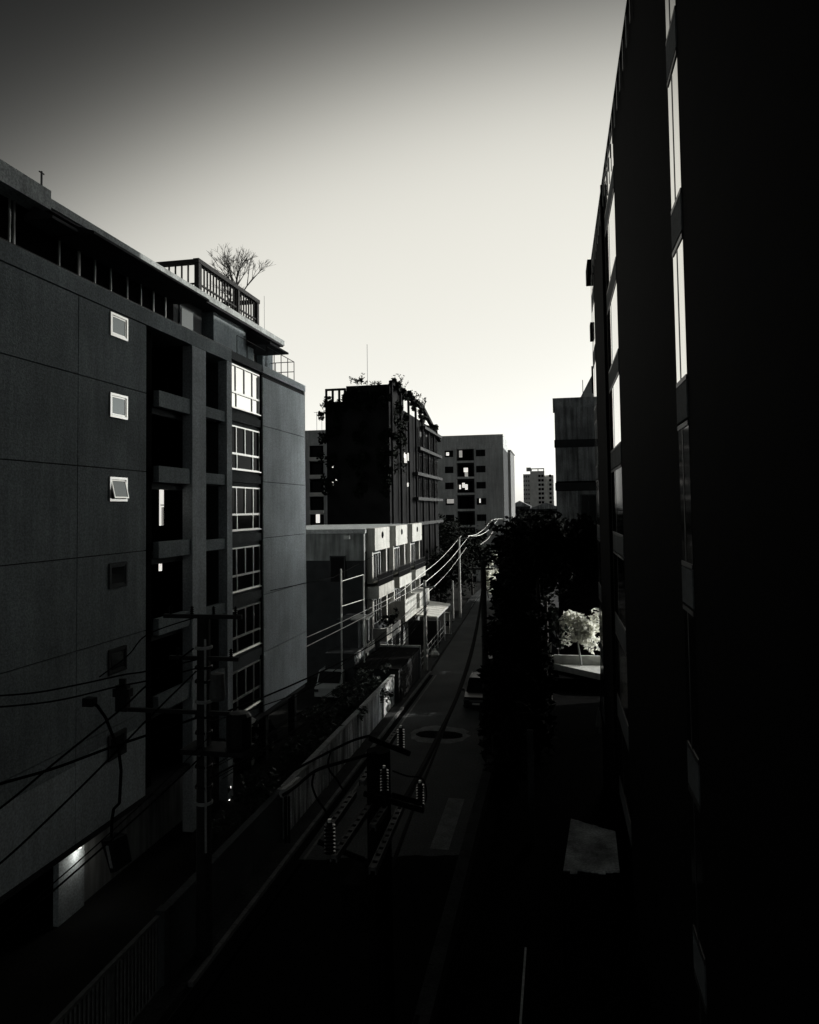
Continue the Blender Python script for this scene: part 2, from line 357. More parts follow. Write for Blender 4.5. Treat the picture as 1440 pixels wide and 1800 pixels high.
# ladder of wide windows
def wide_window(zt, zb, gl='glass'):
    X = XL-.22; ya, yb = yF+.08, yG-.12; w = .07
    zt_, zb_ = zt, zb; zm = zb + (zt-zb)*.36
    f = B(); fx0, fx1 = X, X+.09
    def hbar(z, ww=w): f.box(fx0, fx1, ya, yb, z-ww/2, z+ww/2)
    hbar(zt); hbar(zm, .10); hbar(zb)
    Lw = yb-ya
    ups = (.0, .22, .50, .77, 1.0); los = (0, .24, .76, 1.0)
    for t in ups: y = ya+Lw*t; f.box(fx0, fx1-.012, max(ya, y-w/2), min(yb, y+w/2), zm+.05, zt-w/2)
    for t in los: y = ya+Lw*t; f.box(fx0, fx1-.012, max(ya, y-w/2), min(yb, y+w/2), zb+w/2, zm-.05)
    f.box(fx1, fx1+.07, ya-.03, yb+.03, zb-w/2-.03, zb-w/2+.02)
    fo = f.build('window', 'white_frame', apt)
    for a, c in zip(ups, ups[1:]): bx('pane', gl, fo, X+.01, X+.03, ya+Lw*a+w/2, ya+Lw*c-w/2, zm+.05, zt-w/2)
    for a, c in zip(los, los[1:]): bx('pane', gl, fo, X+.01, X+.03, ya+Lw*a+w/2, ya+Lw*c-w/2, zb+w/2, zm-.05)
    return fo
w1 = wide_window(20.74, 18.64)
w2 = wide_window(17.70, 15.60, 'glass_dark')
for k in range(1, 5): copyto(w2, (0, 0, -3.0*k), apt)
# underside, ground-floor wall and columns of the open parking level
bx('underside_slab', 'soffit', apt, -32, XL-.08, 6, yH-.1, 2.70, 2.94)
bx('ground_floor_wall', 'stucco_pale', apt, -16.5, -16.3, YP(108, -16.3), YP(152, -16.3), 0, 2.70)
bx('ground_floor_wall', 'plaster_side', apt, -16.6, -16.42, YP(152, -16.3), 31.5, 0, 2.70)
for y in (34, 38.5, 43): bx('parking_column', 'dark_wall', apt, -16.2, -15.8, y, y+.4, 0, 2.7)
bx('parking_back_wall', 'dark_wall', apt, -24.2, -24, 6, 43.9, 0, 2.7)
# penthouse
yR = 44.9
bx('terrace_floor', 'fascia', apt, -24, -17.8, 8, 45, 21.0, 21.12)
bx('roof_slab', 'fascia', apt, -26, -16.3, 8, 43.05, 23.72, 24.02)
bx('roof_slab_edge', 'fascia', apt, -17.2, -16.26, 8, 21.4, 23.60, 24.25)
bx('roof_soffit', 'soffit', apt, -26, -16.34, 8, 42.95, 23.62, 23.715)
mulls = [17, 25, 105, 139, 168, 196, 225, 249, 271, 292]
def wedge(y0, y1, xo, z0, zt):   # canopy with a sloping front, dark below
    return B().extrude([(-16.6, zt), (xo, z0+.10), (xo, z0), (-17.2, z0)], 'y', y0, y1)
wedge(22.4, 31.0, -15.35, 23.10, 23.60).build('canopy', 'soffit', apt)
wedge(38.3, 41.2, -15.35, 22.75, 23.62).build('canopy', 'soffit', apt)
wedge(21.0, 22.35, -15.9, 23.15, 23.60).build('canopy', 'dark_wall', apt)
yw = [onX(x, 500, -16.9).y for x in mulls]
for a, c in zip([9.0]+yw, yw+[yw[-1]+.8]): bx('glass_panel', 'black', apt, -17.0, -16.97, a+.03, c-.03, 21.12, 23.6)
for i, y in enumerate(yw): bx('mullion', 'metal_pale', apt, -16.96, -16.9, y-.03, y+.03+(.06 if i == 3 else 0), 21.34, 23.6)
bx('penthouse_wall', 'dark_wall', apt, -24, -17.2, 8.5, 33.9, 21.12, 23.6)
d = bx('door', 'spandrel', apt, -17.2, -17.14, 31.6, 33.0, 21.12, 23.3); bx('pane', 'glass_tint', d, -17.14, -17.12, 31.75, 32.85, 21.3, 23.15)
bx('penthouse_wall', 'stucco', apt, -24, -16.75, 34.3, 39.3, 21.12, 23.6)
bx('penthouse_wall', 'dark_wall', apt, -24, -17.3, 39.3, 41.0, 21.12, 23.6)
d = bx('penthouse_window', 'white_frame', apt, -17.3, -17.24, 39.6, 40.5, 21.5, 23.2); bx('pane', 'glass_tint', d, -17.24, -17.22, 39.68, 40.42, 21.6, 23.1)
bx('penthouse_wall', 'stucco', apt, -24, -16.9, 41.0, 42.6, 21.12, 23.6)
rl = B()
def rail_run(b, p, q, n, h, r=.02, rails=(1.0,)):
    p = Vector(p); q = Vector(q)
    for i in range(n+1): c = p.lerp(q, i/n); b.tube(c, c+Vector((0, 0, h)), r, 4)
    for t in rails: b.tube(p+Vector((0, 0, h*t)), q+Vector((0, 0, h*t)), r, 4)
rail_run(rl, (-15.42, 38.0, 21.32), (-15.42, 42.3, 21.32), 4, 1.2, .025, (1.0, .05)); rail_run(rl, (-15.42, 42.3, 21.32), (-17.8, 42.3, 21.32), 2, 1.2, .025, (1.0, .5))
rl.build('terrace_railing', 'metal_dark', apt)
rl = B(); rail_run(rl, (-15.5, 34.3, 21.32), (-15.5, 38.0, 21.32), 3, 1.0, .02); rl.build('terrace_railing', 'metal_dark', apt)
bx('parapet_rail', 'metal_dark', apt, -15.55, -15.5, 8, 33.8, 21.42, 21.47)
# wall lamp that throws the bright patch under the building
lampo = thing('wall_lamp', 'small lit lamp on the ground floor wall under the grey apartment block', 'lamp', (-16.22, 22.95, 2.05))
B().box(-16.29, -16.2, 22.85, 23.05, 2.30, 2.38).build('bracket', 'metal_dark', lampo)
B().lathe((-16.16, 22.95, 2.16), [(0, .14), (.05, .13), (.07, .0), (0, 0)], 8).build('lamp_shade', 'lamp', lampo)
ld = bpy.data.lights.new('wall_lamp_light', 'POINT'); ld.energy = 7.0; ld.shadow_soft_size = .08; ld.color = (1, .97, .9)
lo = bpy.data.objects.new('wall_lamp_light', ld); sc.collection.objects.link(lo); lo.parent = lampo; lo.location = (.20, 0, -.12)

# roof terrace pergola
pg = thing('roof_pergola', 'black timber trellis frame standing on the roof of the grey apartment block', 'pergola', (-18, 38, 24))
zt = 26.55; y0, y1, x0, x1 = 35.05, 42.7, -21.0, -18.0
for x, y in ((x1, y0), (x1, y1), (x0, y0), (x0, y1), (x1, (y0+y1)/2+1)): bx('post', 'timber_dark', pg, x-.13, x+.13, y-.13, y+.13, 24.02, zt-.15)
bx('top_beam', 'timber_dark', pg, x1-.16, x1+.16, y0-.2, y1+.2, zt-.15, zt+.08); bx('top_beam', 'timber_dark', pg, x0, x1-.16, y0-.16, y0+.16, zt-.15, zt+.06); bx('top_beam', 'timber_dark', pg, x0, x1-.16, y1-.16, y1+.16, zt-.15, zt+.06)
bx('mid_rail', 'timber_dark', pg, x1-.05, x1+.05, y0, y1, 25.32, 25.40); bx('mid_rail', 'timber_dark', pg, x0, x1-.05, y0-.05, y0+.05, 25.32, 25.40)
bx('low_rail', 'timber_dark', pg, x1-.06, x1+.06, y0, y1, 24.25, 24.40)
y = y0+.35; first = None
while y < y1-.2:
    if first is None: first = bx('bar', 'timber_dark', pg, x1-.035, x1+.035, y-.035, y+.035, 24.02, zt-.15); yb0 = y
    else: copyto(first, (0, y-yb0, 0), pg)
    y += .36
x = x0+.3; first = None
while x < x1-.2:
    if first is None: first = bx('bar', 'timber_dark', pg, x-.035, x+.035, y0-.035, y0+.035, 24.02, zt-.15); xb0 = x
    else: copyto(first, (x-xb0, 0, 0), pg)
    x += .36
bx('shelf', 'timber_dark', pg, x0, x1, 41.2, 42.7, 25.05, 25.2)
def mast(name, label, p, h, r, arms=()):
    b = B().tube(p, (p[0], p[1], p[2]+h), r, 5)
    for z, l, dx, dy in arms: b.tube((p[0]-dx*l, p[1]-dy*l, p[2]+z), (p[0]+dx*l, p[1]+dy*l, p[2]+z), r*.8, 4)
    return tag(b.build(name, 'metal_dark', loc=p), label, 'antenna')
a = onX(73, 320, -16.8); mast('roof_antenna', 'short black post on the roof edge at far left', (-16.8, a.y, 24.02), 1.05, .035, ((1.0, .12, 0, 1),))
a = onX(449, 560, -17.5); mast('roof_antenna', 'thin rod beside the roof pergola', (-17.6, 43.0, 24.02), 2.9, .012)

# ------------------------------------------------------------------ plants
def branchtree(name, label, base, height, spread, seed, m='bark', levels=5, cat='tree'):
    rr = random.Random(seed); b = B(); base = Vector(base)
    def grow(p, d, l, r, lev):
        q = p+d*l; b.tube(p, q, r, 5 if lev > 2 else 3, r*.7)
        if lev == 0: return
        for i in range(3 if lev > 1 else 4):
            nd = (d+Vector((rr.uniform(-1, 1), rr.uniform(-1, 1), rr.uniform(-.45, .7)))*spread).normalized()
            grow(q, nd, l*rr.uniform(.62, .9), r*.62, lev-1)
    t = thing(name, label, cat, base)
    grow(base, Vector((0, 0, 1)), height*.22, .14, levels)
    b.build('branches', m, t); return t
def leaves(b, c, rad, n, size, rr, flat=1.0, clumps=None):
    cl = clumps or [(Vector((rr.gauss(0, .45)*rad[0], rr.gauss(0, .45)*rad[1], rr.gauss(0, .42)*rad[2])), rr.uniform(.22, .5)) for _ in range(max(5, n//60))]
    c = Vector(c)
    for i in range(n):
        cc, cr = rr.choice(cl)
        while True:
            o = Vector((rr.uniform(-1, 1), rr.uniform(-1, 1), rr.uniform(-1, 1)))
            if o.length < 1: break
        p = c+cc+Vector((o.x*rad[0], o.y*rad[1], o.z*rad[2]))*cr
        a = Vector((rr.uniform(-1, 1), rr.uniform(-1, 1), rr.uniform(-.6, .6))).normalized(); q = a.cross(Vector((rr.uniform(-1, 1), rr.uniform(-1, 1), rr.uniform(-1, 1)))).normalized()
        s = size*rr.uniform(.6, 1.3)
        b.add([p-a*s, p+q*s*.45, p+a*s, p-q*s*.45], [(0, 1, 2, 3)])
def tree(label, base, h, rad, n=1500, size=.22, seed=1, m='leaf', mt='bark', name='street_tree', group=None, crown_z=None, trunk=.18):
    rr = random.Random(seed); base = Vector(base); t = thing(name, label, 'tree', base, group)
    cz = crown_z if crown_z is not None else h-rad[2]
    c = base+Vector((0, 0, cz)); tb = B(); lean = Vector((rr.uniform(-.3, .3), rr.uniform(-.3, .3), 0))
    fork = base+Vector((0, 0, max(.4, cz-rad[2]*.6)))+lean
    tb.tube(base, fork, trunk, 8, trunk*.7)
    for i in range(6):
        an = 2*math.pi*i/6+rr.uniform(-.3, .3); e = c+Vector((math.cos(an)*rad[0]*.6, math.sin(an)*rad[1]*.6, rad[2]*rr.uniform(-.1, .6)))
        mid = fork.lerp(e, .5)+Vector((rr.uniform(-.2, .2), rr.uniform(-.2, .2), .2)); tb.tube(fork, mid, trunk*.55, 5, trunk*.35); tb.tube(mid, e, trunk*.35, 4, trunk*.1)
    tb.build('trunk', mt, t)
    b = B(); leaves(b, c, rad, n, size, rr); tag(b.build('crown', m, t))
    return t
branchtree('roof_tree', 'bare twiggy tree rising behind the black roof pergola', (-19.3, 42.6, 24.1), 7.0, .62, 11, levels=6)

# ------------------------------------------------------------------ town houses (row with boxed white parapets)
def townhouse(label, ya, kind, last=False):
    yb = ya+7.85 if not last else ya+8.1
    t = thing('townhouse', label, 'house', (-18, ya, 0), 'row of white town houses')
    XF = -15.35
    bx('wall', 'plaster_side', t, -27, XF, ya, yb, 9.4, 11.55); bx('lower_wall', 'dark_wall' if kind == 0 else 'plaster_side', t, -27, XF, ya+.01, yb, 0, 9.39)  # nearest house: shade on the lower wall put in as a darker material
    bx('roof', 'fascia', t, -27.1, XF+.08, ya-.05, yb-.01, 11.58, 11.86)
    p0, p1 = ya+.75, ya+6.1
    box = B().box(XF, -14.6, p0, p1, 10.72, 11.98).box(XF, -14.63, p0+.02, p1-.02, 10.62, 10.72).box(XF, -14.6, p0, p1, 10.12, 10.62)
    po = box.build('parapet_box', 'plaster', t)
    cy = (p0+p1)/2
    B().lathe((0, 0, 0), [(0, 0), (.26, 0), (.26, .03), (0, .03)], 14)
    e = B(); n = 14
    e.add([(-14.595, cy+.42*math.cos(2*math.pi*i/n), 11.35+.30*math.sin(2*math.pi*i/n)) for i in range(n)]+[(-14.57, cy+.36*math.cos(2*math.pi*i/n), 11.35+.26*math.sin(2*math.pi*i/n)) for i in range(n)],
          [(i, (i+1) % n, n+(i+1) % n, n+i) for i in range(n)]+[tuple(range(n, 2*n))])
    e.build('emblem', 'black', po)
    # storeys
    for (z0, z1) in ((7.45, 10.1), (3.75, 6.2)):
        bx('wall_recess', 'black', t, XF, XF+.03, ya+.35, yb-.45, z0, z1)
        for y in (ya+.75, ya+5.75): bx('column', 'plaster', t, XF, -14.85, y, y+.34, z0, z1)
        fr = B(); wy = (ya+1.9, ya+5.2)
        fr.box(XF+.05, XF+.12, wy[0], wy[1], z1-.35, z1-.25).box(XF+.05, XF+.12, wy[0], wy[1], z0+.1, z0+.2)
        for s_ in range(5): y = wy[0]+(wy[1]-wy[0])*s_/4; fr.box(XF+.05, XF+.12, y-.04, y+.04, z0+.2, z1-.35)
        fo = fr.build('window', 'mid_wall', t)
        for s_ in range(4):
            y = wy[0]+(wy[1]-wy[0])*s_/4; bx('pane', 'glass_dark', fo, XF+.07, XF+.09, y+.05, y+.78, z0+.2, z1-.35)
        bx('pier', 'plaster', t, XF, XF+.16, ya+1.15, ya+1.85, z0, z1)
    bx('sill', 'plaster', t, XF, -14.7, ya+1.0, ya+5.8, 7.42, 7.52)
    # upper balcony: dark rail above a white band
    bb = B().box(XF, -14.25, ya+.5, ya+6.2, 6.28, 7.25); bb.build('balcony_band', 'plaster', t)
    gr = B(); rail_run(gr, (-14.3, ya+.5, 7.25), (-14.3, ya+6.2, 7.25), 16, 1.0, .02, (1.0, .5))
    gr.build('balcony_railing', 'metal_dark', t)
    bx('balcony_shade_sheet', 'black', t, -14.36, -14.34, ya+.55, ya+6.15, 7.25, 8.15)  # black sheet stands in for the shade inside the upper balcony
    # lower balcony
    if kind == 0:
        B().box(XF, -13.6, ya+.3, ya+5.6, 2.9, 3.1).box(-13.75, -13.6, ya+.3, ya+5.6, 3.1, 3.95).box(XF, -13.75, ya+.3, ya+.42, 3.1, 3.9).build('balcony', 'plaster', t)
        rr = random.Random(5); b = B()
        for i in range(7): leaves(b, (-13.9, ya+.7+i*.75, 4.3), (.35, .5, .55), 90, .12, rr)
        b.build('balcony_plants', 'leaf', t); 
    elif kind == 1:
        b = B(); y0, y1 = ya+.4, ya+6.0; X = -13.75
        b.box(XF, X, y0, y1, 3.3, 3.5)
        nx = 9
        zs = [3.5, 3.72, 3.98, 4.65, 4.91, 5.12]
        b.box(X-.08, X, y0, y1, zs[0], zs[1]).box(X-.08, X, y0, y1, zs[2], zs[3]).box(X-.08, X, y0, y1, zs[4], zs[5])
        for zz in ((zs[1], zs[2]), (zs[3], zs[4])):
            for i in range(nx):
                a0 = y0+(y1-y0)*i/nx; b.box(X-.08, X, a0, a0+(y1-y0)/nx*.55, zz[0], zz[1])
            b.box(X-.08, X, y1-.1, y1, zz[0], zz[1])
        b.box(XF, X-.08, y0, y0+.08, 3.5, 5.12)
        b.build('balcony', 'plaster', t)
        B().box(X-.1, X+.06, y0-.05, y1+.05, 5.125, 5.2).box(X-.1, X+.06, y0-.05, y1+.05, 3.22, 3.3).build('balcony_coping', 'plaster', t)
    else:
        bx('balcony', 'plaster', t, XF, -13.9, ya+.6, ya+6.4, 3.2, 4.9)
    # ground floor
    bx('shutter', 'metal_dark', t, XF, XF+.05, ya+1.2, ya+6.8, .1, 2.7)
    for y in (ya+.3, ya+3.6): bx('ground_column', 'plaster_side', t, XF, -15.0, y, y+.3, 0, 2.9)
    return t
th1 = townhouse('nearest white town house of the row with plants on its lower balcony', 58.1, 0)
th2 = townhouse('middle white town house of the row with a pierced white balcony', 66.1, 1)
th3 = townhouse('farthest white town house of the row behind the pitched canopy', 74.1, 2, True)
bx('side_rim', 'mid_wall', th1, -27.2, -15.2, 57.98, 58.04, 11.6, 11.95)
sw = B().box(-18.2, -16.9, 57.95, 58.09, 7.6, 9.8).build('side_window', 'metal_dark', th1); bx('pane', 'glass_dark', sw, -18.1, -17.0, 57.94, 57.95, 7.7, 9.7)
sb = thing('floodlight', 'small floodlight fixed to the roof edge of the nearest white town house', 'lamp', (-16.6, 57.6, 11.2))
B().box(-16.85, -16.35, 57.45, 57.6, 11.15, 11.45).build('lamp_head', 'sheet', sb); B().tube((-16.6, 57.6, 11.3), (-16.6, 57.97, 11.5), .03).build('bracket', 'metal_dark', sb)
# lower annex with a small white door hood, beside the first house
an = thing('annex', 'low annex with white door hood in front of the nearest town house', 'building', (-14.6, 55, 0))
bx('wall', 'dark_wall', an, -16.8, -14.6, 52.2, 57.9, 0, 3.1)
bx('band', 'plaster', an, -14.6, -14.45, 54.6, 57.8, 2.6, 3.15); bx('band', 'mid_wall', an, -14.6, -14.47, 52.2, 54.6, 2.55, 3.1)
bx('hood', 'plaster', an, -15.4, -14.2, 54.2, 56.6, 5.2, 5.32)
bx('upper_wall', 'dark_wall', an, -16.6, -14.9, 54.4, 57.6, 3.1, 5.2)
for y in (54.3, 56.3): bx('hood_post', 'plaster', an, -14.35, -14.25, y, y+.1, 3.15, 5.2)
for y in (55.3, 56.9): bx('pilaster', 'mid_wall', an, -14.9, -14.75, y, y+.45, 3.15, 5.1)
bx('pier', 'plaster', an, -14.6, -14.42, 55.2, 55.8, .6, 2.6)
# slender white pipe frame
pf = thing('pipe_frame', 'tall slender white pipe frame with two uprights in front of the white town houses', 'frame', onX(599, 1195, -14.3).xy.to_3d())
P1 = onX(599.5, 1000, -13.9); P1b = (P1.x, P1.y, 0); P2 = onX(639, 1010, -13.9)
B().tube((P1.x, P1.y, 0), P1, .055, 6).build('upright', 'sheet', pf)
B().tube((P2.x, P2.y, 0), P2, .05, 6).build('upright', 'sheet', pf)
for y_ in (1022, 1066): 
    a = onX(600, y_, -13.9); c = onX(639, y_-12, -13.9); B().tube((P1.x, P1.y, a.z), (P2.x, P2.y, c.z), .03, 5).build('crossbar', 'sheet', pf)

# gatehouse / garage, canopy
gh = thing('garage', 'dark flat roofed garage at the kerb just beyond the stained boundary wall', 'garage', (-12.4, 54, 0))
bx('wall', 'dark_wall', gh, -14.1, -11.0, 50.6, 58.6, 0, 2.35); bx('roof', 'asphalt_dark', gh, -14.2, -10.95, 50.5, 58.5, 2.36, 2.46)
bx('roof_rim', 'sheet', gh, -14.2, -10.9, 58.5, 58.72, 2.36, 2.62); bx('corner_post', 'mid_wall', gh, -11.0, -10.88, 58.45, 58.6, 0, 2.6)
gd = bx('roller_door', 'metal_dark', gh, -11.0, -10.96, 51.2, 57.8, 0.1, 2.1)
for i in range(9): bx('slat', 'metal_dark', gd, -10.96, -10.935, 51.25, 57.75, .15+i*.21, .15+i*.21+.17)
cp = thing('canopy_shelter', 'pale pitched metal canopy over the gate in front of the farthest town house', 'canopy', (-12.8, 75, 0))
A_, B_, C_, D_ = onZ(749, 1055, 3.6), onZ(792, 1061, 3.35), onZ(769, 1084, 3.1), onZ(725, 1079, 3.35)
nst = 7; cr = B()
for i in range(nst):
    t0, t1 = i/nst, (i+.93)/nst
    q = [D_.lerp(A_, t0), C_.lerp(B_, t0), C_.lerp(B_, t1), D_.lerp(A_, t1)]
    B().add([p for p in q]+[p-Vector((0, 0, .05)) for p in q], [(0,1,2,3),(7,6,5,4),(0,4,5,1),(1,5,6,2),(2,6,7,3),(3,7,4,0)]).build('roof_sheet', 'canopy', cp)
for p in (C_, B_, C_.lerp(B_, .5)): B().tube((p.x, p.y, 0), (p.x, p.y, p.z-.06), .07, 6).build('post', 'mid_wall', cp)
B().tube(C_-Vector((0, 0, .1)), B_-Vector((0, 0, .1)), .06).build('beam', 'mid_wall', cp)
B().tube(D_-Vector((0, 0, .08)), C_-Vector((0, 0, .08)), .07).build('beam', 'canopy', cp)
bx('back_wall', 'dark_wall', cp, -14.8, -11.6, 73, 73.2, 0, 2.4)
gp = thing('gate_pillar', 'white gate pillar with a dark round opening at the corner of the canopy', 'pillar', (-11.5, 78, 0))
g0 = onZ(786, 1116, 0)
B().box(g0.x-.3, g0.x+.3, g0.y-.3, g0.y+.3, 0, 2.3).build('pillar', 'plaster', gp)
B().box(g0.x-.12, g0.x+.31, g0.y-.33, g0.y-.3, 1.0, 1.5).build('opening', 'black', gp)
B().box(g0.x-.36, g0.x+.36, g0.y-.36, g0.y+.36, 2.3, 2.4).build('cap', 'plaster', gp)
g1 = onZ(763, 1125, 0)
gl = thing('gate_lamp', 'round white globe lamp on a short pier by the gate', 'lamp', (g1.x, g1.y, 0))
B().box(g1.x-.12, g1.x+.12, g1.y-.12, g1.y+.12, 0, 1.15).build('pier', 'mid_wall', gl); B().lathe((g1.x, g1.y, 1.4), [(0, -.22), (.15, -.17), (.22, 0), (.15, .17), (0, .22)], 10).build('globe', 'sheet', gl)
# railing along the pavement in front of the houses
fr = thing('railing', 'thin steel railing along the pavement in front of the white town houses', 'railing', (-11.3, 67, 0))
for y in range(59, 79, 2): B().tube((-11.3-.02*(y-59), y, .0), (-11.3-.02*(y-59), y, 1.5), .035, 5).build('post', 'steel', fr)
for z in (.5, 1.0, 1.5): B().tube((-11.3, 59, z), (-11.68, 78, z), .028, 5).build('rail', 'steel', fr)
# white rubbish bag
gb = onZ(765, 1156, 0); b = B(); b.lathe((gb.x, gb.y, .12), [(0, 0), (.35, .02), (.42, .2), (.3, .42), (.08, .55), (.12, .65), (0, .62)], 9)
tag(b.build('rubbish_bag', 'sheet', loc=(gb.x, gb.y, .12)), 'pale rubbish bag lying on the pavement beside the pole', 'bag')

# ------------------------------------------------------------------ stained boundary wall and railings
bw_ = thing('boundary_wall', 'long stained plaster boundary wall along the left pavement', 'wall', (-11.3, 38, 0))
y = 20.2
while y < 50.4:
    y2 = min(y+3.0, 50.45); bx('wall_bay', 'wall_stain' if y > 28 else 'spandrel', bw_, -11.45, -11.27, y+.01, y2-.01, 0, 2.0); bx('coping', 'mid_wall' if y > 28 else 'spandrel', bw_, -11.5, -11.22, y+.01, y2-.01, 2.0, 2.1); y = y2  # nearer bays and coping darkened in colour for the fade into shade
for y in (29.4, 35, 41, 47): bx('pier', 'wall_stain', bw_, -11.5, -11.2, y-.18, y+.18, 0, 1.99)
gf = thing('gate_fence', 'dark vertical bar gate fence running from the pillar towards the viewer at lower left', 'fence', (-11.3, 17, 0))
y = 10.0; first = None
while y < 19.6:
    if first is None: first = bx('bar', 'steel', gf, -11.32, -11.28, y-.02, y+.02, .1, 2.0); yb0 = y
    else: copyto(first, (0, y-yb0, 0), gf)
    y += .17
for y in (10, 12.4, 14.8, 17.2): bx('post', 'steel', gf, -11.36, -11.24, y+.03, y+.14, 0, 2.05)
bx('top_rail', 'steel', gf, -11.36, -11.24, 10, 19.6, 2.05, 2.14); bx('bottom_rail', 'steel', gf, -11.34, -11.26, 10, 19.6, .05, .1)
tag(B().box(-11.42, -11.18, 19.75, 20.0, 0, 2.15).box(-11.45, -11.15, 19.72, 20.03, 2.15, 2.2).build('gate_post', 'spandrel', loc=(-11.3, 19.9, 0)), 'pale square gate post at the end of the bar fence', 'pillar')
# far dark row of sheds, bushes behind the wall
def shrub(label, c, rad, n, seed, m='leaf_dim', size=.16, group='bushes behind the boundary wall'):
    rr = random.Random(seed); c = Vector(c); t = thing('bush', label, 'bush', (c.x, c.y, 0), group)
    b = B(); leaves(b, c, rad, n, size, rr); b.build('foliage', m, t)
    s = B()
    for i in range(5): s.tube((c.x, c.y, 0), (c.x+rr.uniform(-1, 1)*rad[0]*.5, c.y+rr.uniform(-1, 1)*rad[1]*.5, c.z), .03, 4, .01)
    s.build('stems', 'bark', t)
for i, (y, l) in enumerate(((30, 'nearest low bush behind the stained boundary wall'), (34.5, 'second low bush behind the stained boundary wall'), (38.5, 'bush behind the middle of the stained boundary wall'), (42.5, 'bush behind the far part of the stained boundary wall'), (46.5, 'bush hanging over the stained boundary wall'), (49, 'last bush behind the wall, next to the dark garage'))):
    shrub(l, (-12.7+.2*(i % 2), y, 1.5+.1*i), (1.2, 2.1, 1.0), 900, 20+i)

# ------------------------------------------------------------------ overgrown dark block
og = thing('overgrown_building', 'tall dark derelict block overgrown with climbers behind the white town houses', 'building', (-22, 90, 0))
bx('wall', 'ruin', og, -26.6, -19.0, 84, 120, 0, 26.2)
bx('upper_wall', 'ruin', og, -24.2, -18.9, 84.2, 92.2, 26.2, 28.2)
# climber-filled roof frame at the front left corner
fx = [-26.6, -25.8, -25.0, -24.3]
for x in fx: bx('frame_post', 'ruin', og, x-.12, x+.12, 83.9, 84.1, 22.5, 27.9)
for z in (24.4, 26.2, 27.8): bx('frame_beam', 'ruin', og, -26.7, -24.2, 83.85, 84.12, z-.1, z+.14)
for s_ in range(7):
    y = 84+s_*5.0
    hgt = 28.9 if y < 92 else 28.2-(y-92)*.13
    bx('frame_post', 'ruin', og, -18.75, -18.5, y-.2, y+.2, 0, min(hgt, 28.6))
B().extrude([(84, 28.6), (92, 28.6), (104.8, 28.4), (120.5, 25.0), (120.5, 24.5), (104.8, 27.8), (92, 28.0), (84, 28.1)], 'x', -18.95, -18.45).build('roof_edge_beam', 'ruin', og)
for z, c0 in ((21.7, 100), (18.1, 98), (14.7, 98), (11.3, 98), (25.0, 104)):
    bx('slab_edge', 'ruin_pale', og, -18.9, -18.2, c0, 119.9, z, z+.42)
for z in (22.3, 18.7, 15.2):
    for y in (102, 106.5, 111, 115.5):
        w_ = bx('window', 'ruin_pale', og, -18.95, -18.8, y, y+.12, z, z+2.7); bx('pane', 'glass_dark', w_, -18.97, -18.9, y+.3, y+3.6, z+.2, z+2.4)
def gap_lights(seed, pts, Yp, w, h):
    for i, (px, py, sw_, sh_) in enumerate(pts):
        p = onY(px, py, Yp); bx('lit_gap', 'lit', og, p.x-sw_/2, p.x+sw_/2, Yp-.04, Yp, p.z-sh_/2, p.z+sh_/2)
gap_lights(1, [(713, 806, .3, 1.0), (711.5, 800, .14, .6), (717.5, 803, .16, .9), (585, 820, .18, .3), (592, 843, .25, .2), (585, 850, .18, .4), (717, 852, .16, .45)], 83.95, 1, 1)
rr = random.Random(3); b = B()
def ivy(c, rad, n, s): leaves(b, c, rad, n, s, rr)
for x in (-26.4, -25.2, -24.0, -22.8, -21.6, -20.4, -19.2):
    ivy((x, 83.8, 25.8 if x < -24.5 else 26.6), (1.1, .4, 1.5), 260, .3)
for z in (22.5, 19.5, 16.5): 
    for x in (-26.3, -22.5, -19.5): ivy((x, 83.7, z), (1.5, .35, 1.8), 260, .3)
for y in (86, 90, 94, 98, 102, 106, 110, 114): ivy((-18.5, y, 28.3 if y < 95 else 28.0-(y-95)*.13), (.6, 2.4, .8), 220, .3)
for y in (86, 91): 
    for z in (25, 21): ivy((-18.5, y, z), (.5, 2.2, 2.2), 200, .3)
b.build('climbers', 'leaf', og)
b = B(); rr = random.Random(9)
def wisp(p, n, h):
    p = Vector(p)
    for i in range(n):
        q = p+Vector((rr.uniform(-.8, .8), rr.uniform(-.8, .8), 0)); d = Vector((rr.uniform(-.7, .7), rr.uniform(-.4, .4), 1)).normalized(); l = h*rr.uniform(.4, 1)
        e = q+d*l; b.tube(q, e, .035, 3, .015)
        for k in range(7):
            t = q.lerp(e, .35+k*.1); a = Vector((rr.uniform(-1, 1), rr.uniform(-1, 1), rr.uniform(-.2, .9))).normalized()*.34; b.add([t, t+a*.5+Vector((0, 0, .07)), t+a, t+a*.5-Vector((0, 0, .07))], [(0, 1, 2, 3)])
wisp((-22.6, 84, 28.3), 14, 1.4); wisp((-18.8, 88, 28.4), 7, 1.9); wisp((-18.6, 97, 28.3), 7, 1.5); wisp((-18.6, 103, 27.9), 9, 1.6); wisp((-26.7, 84, 25.5), 5, .9); wisp((-21.0, 85, 28.2), 8, .7)
tag(b.build('roof_plants', 'leaf', og), kind='stuff')
a = onY(646, 660, 86); mast('radio_mast', 'thin tall mast on the roof of the dark overgrown block', (a.x, 86, 28.1), onY(646, 605, 86).z-28.1, .028)

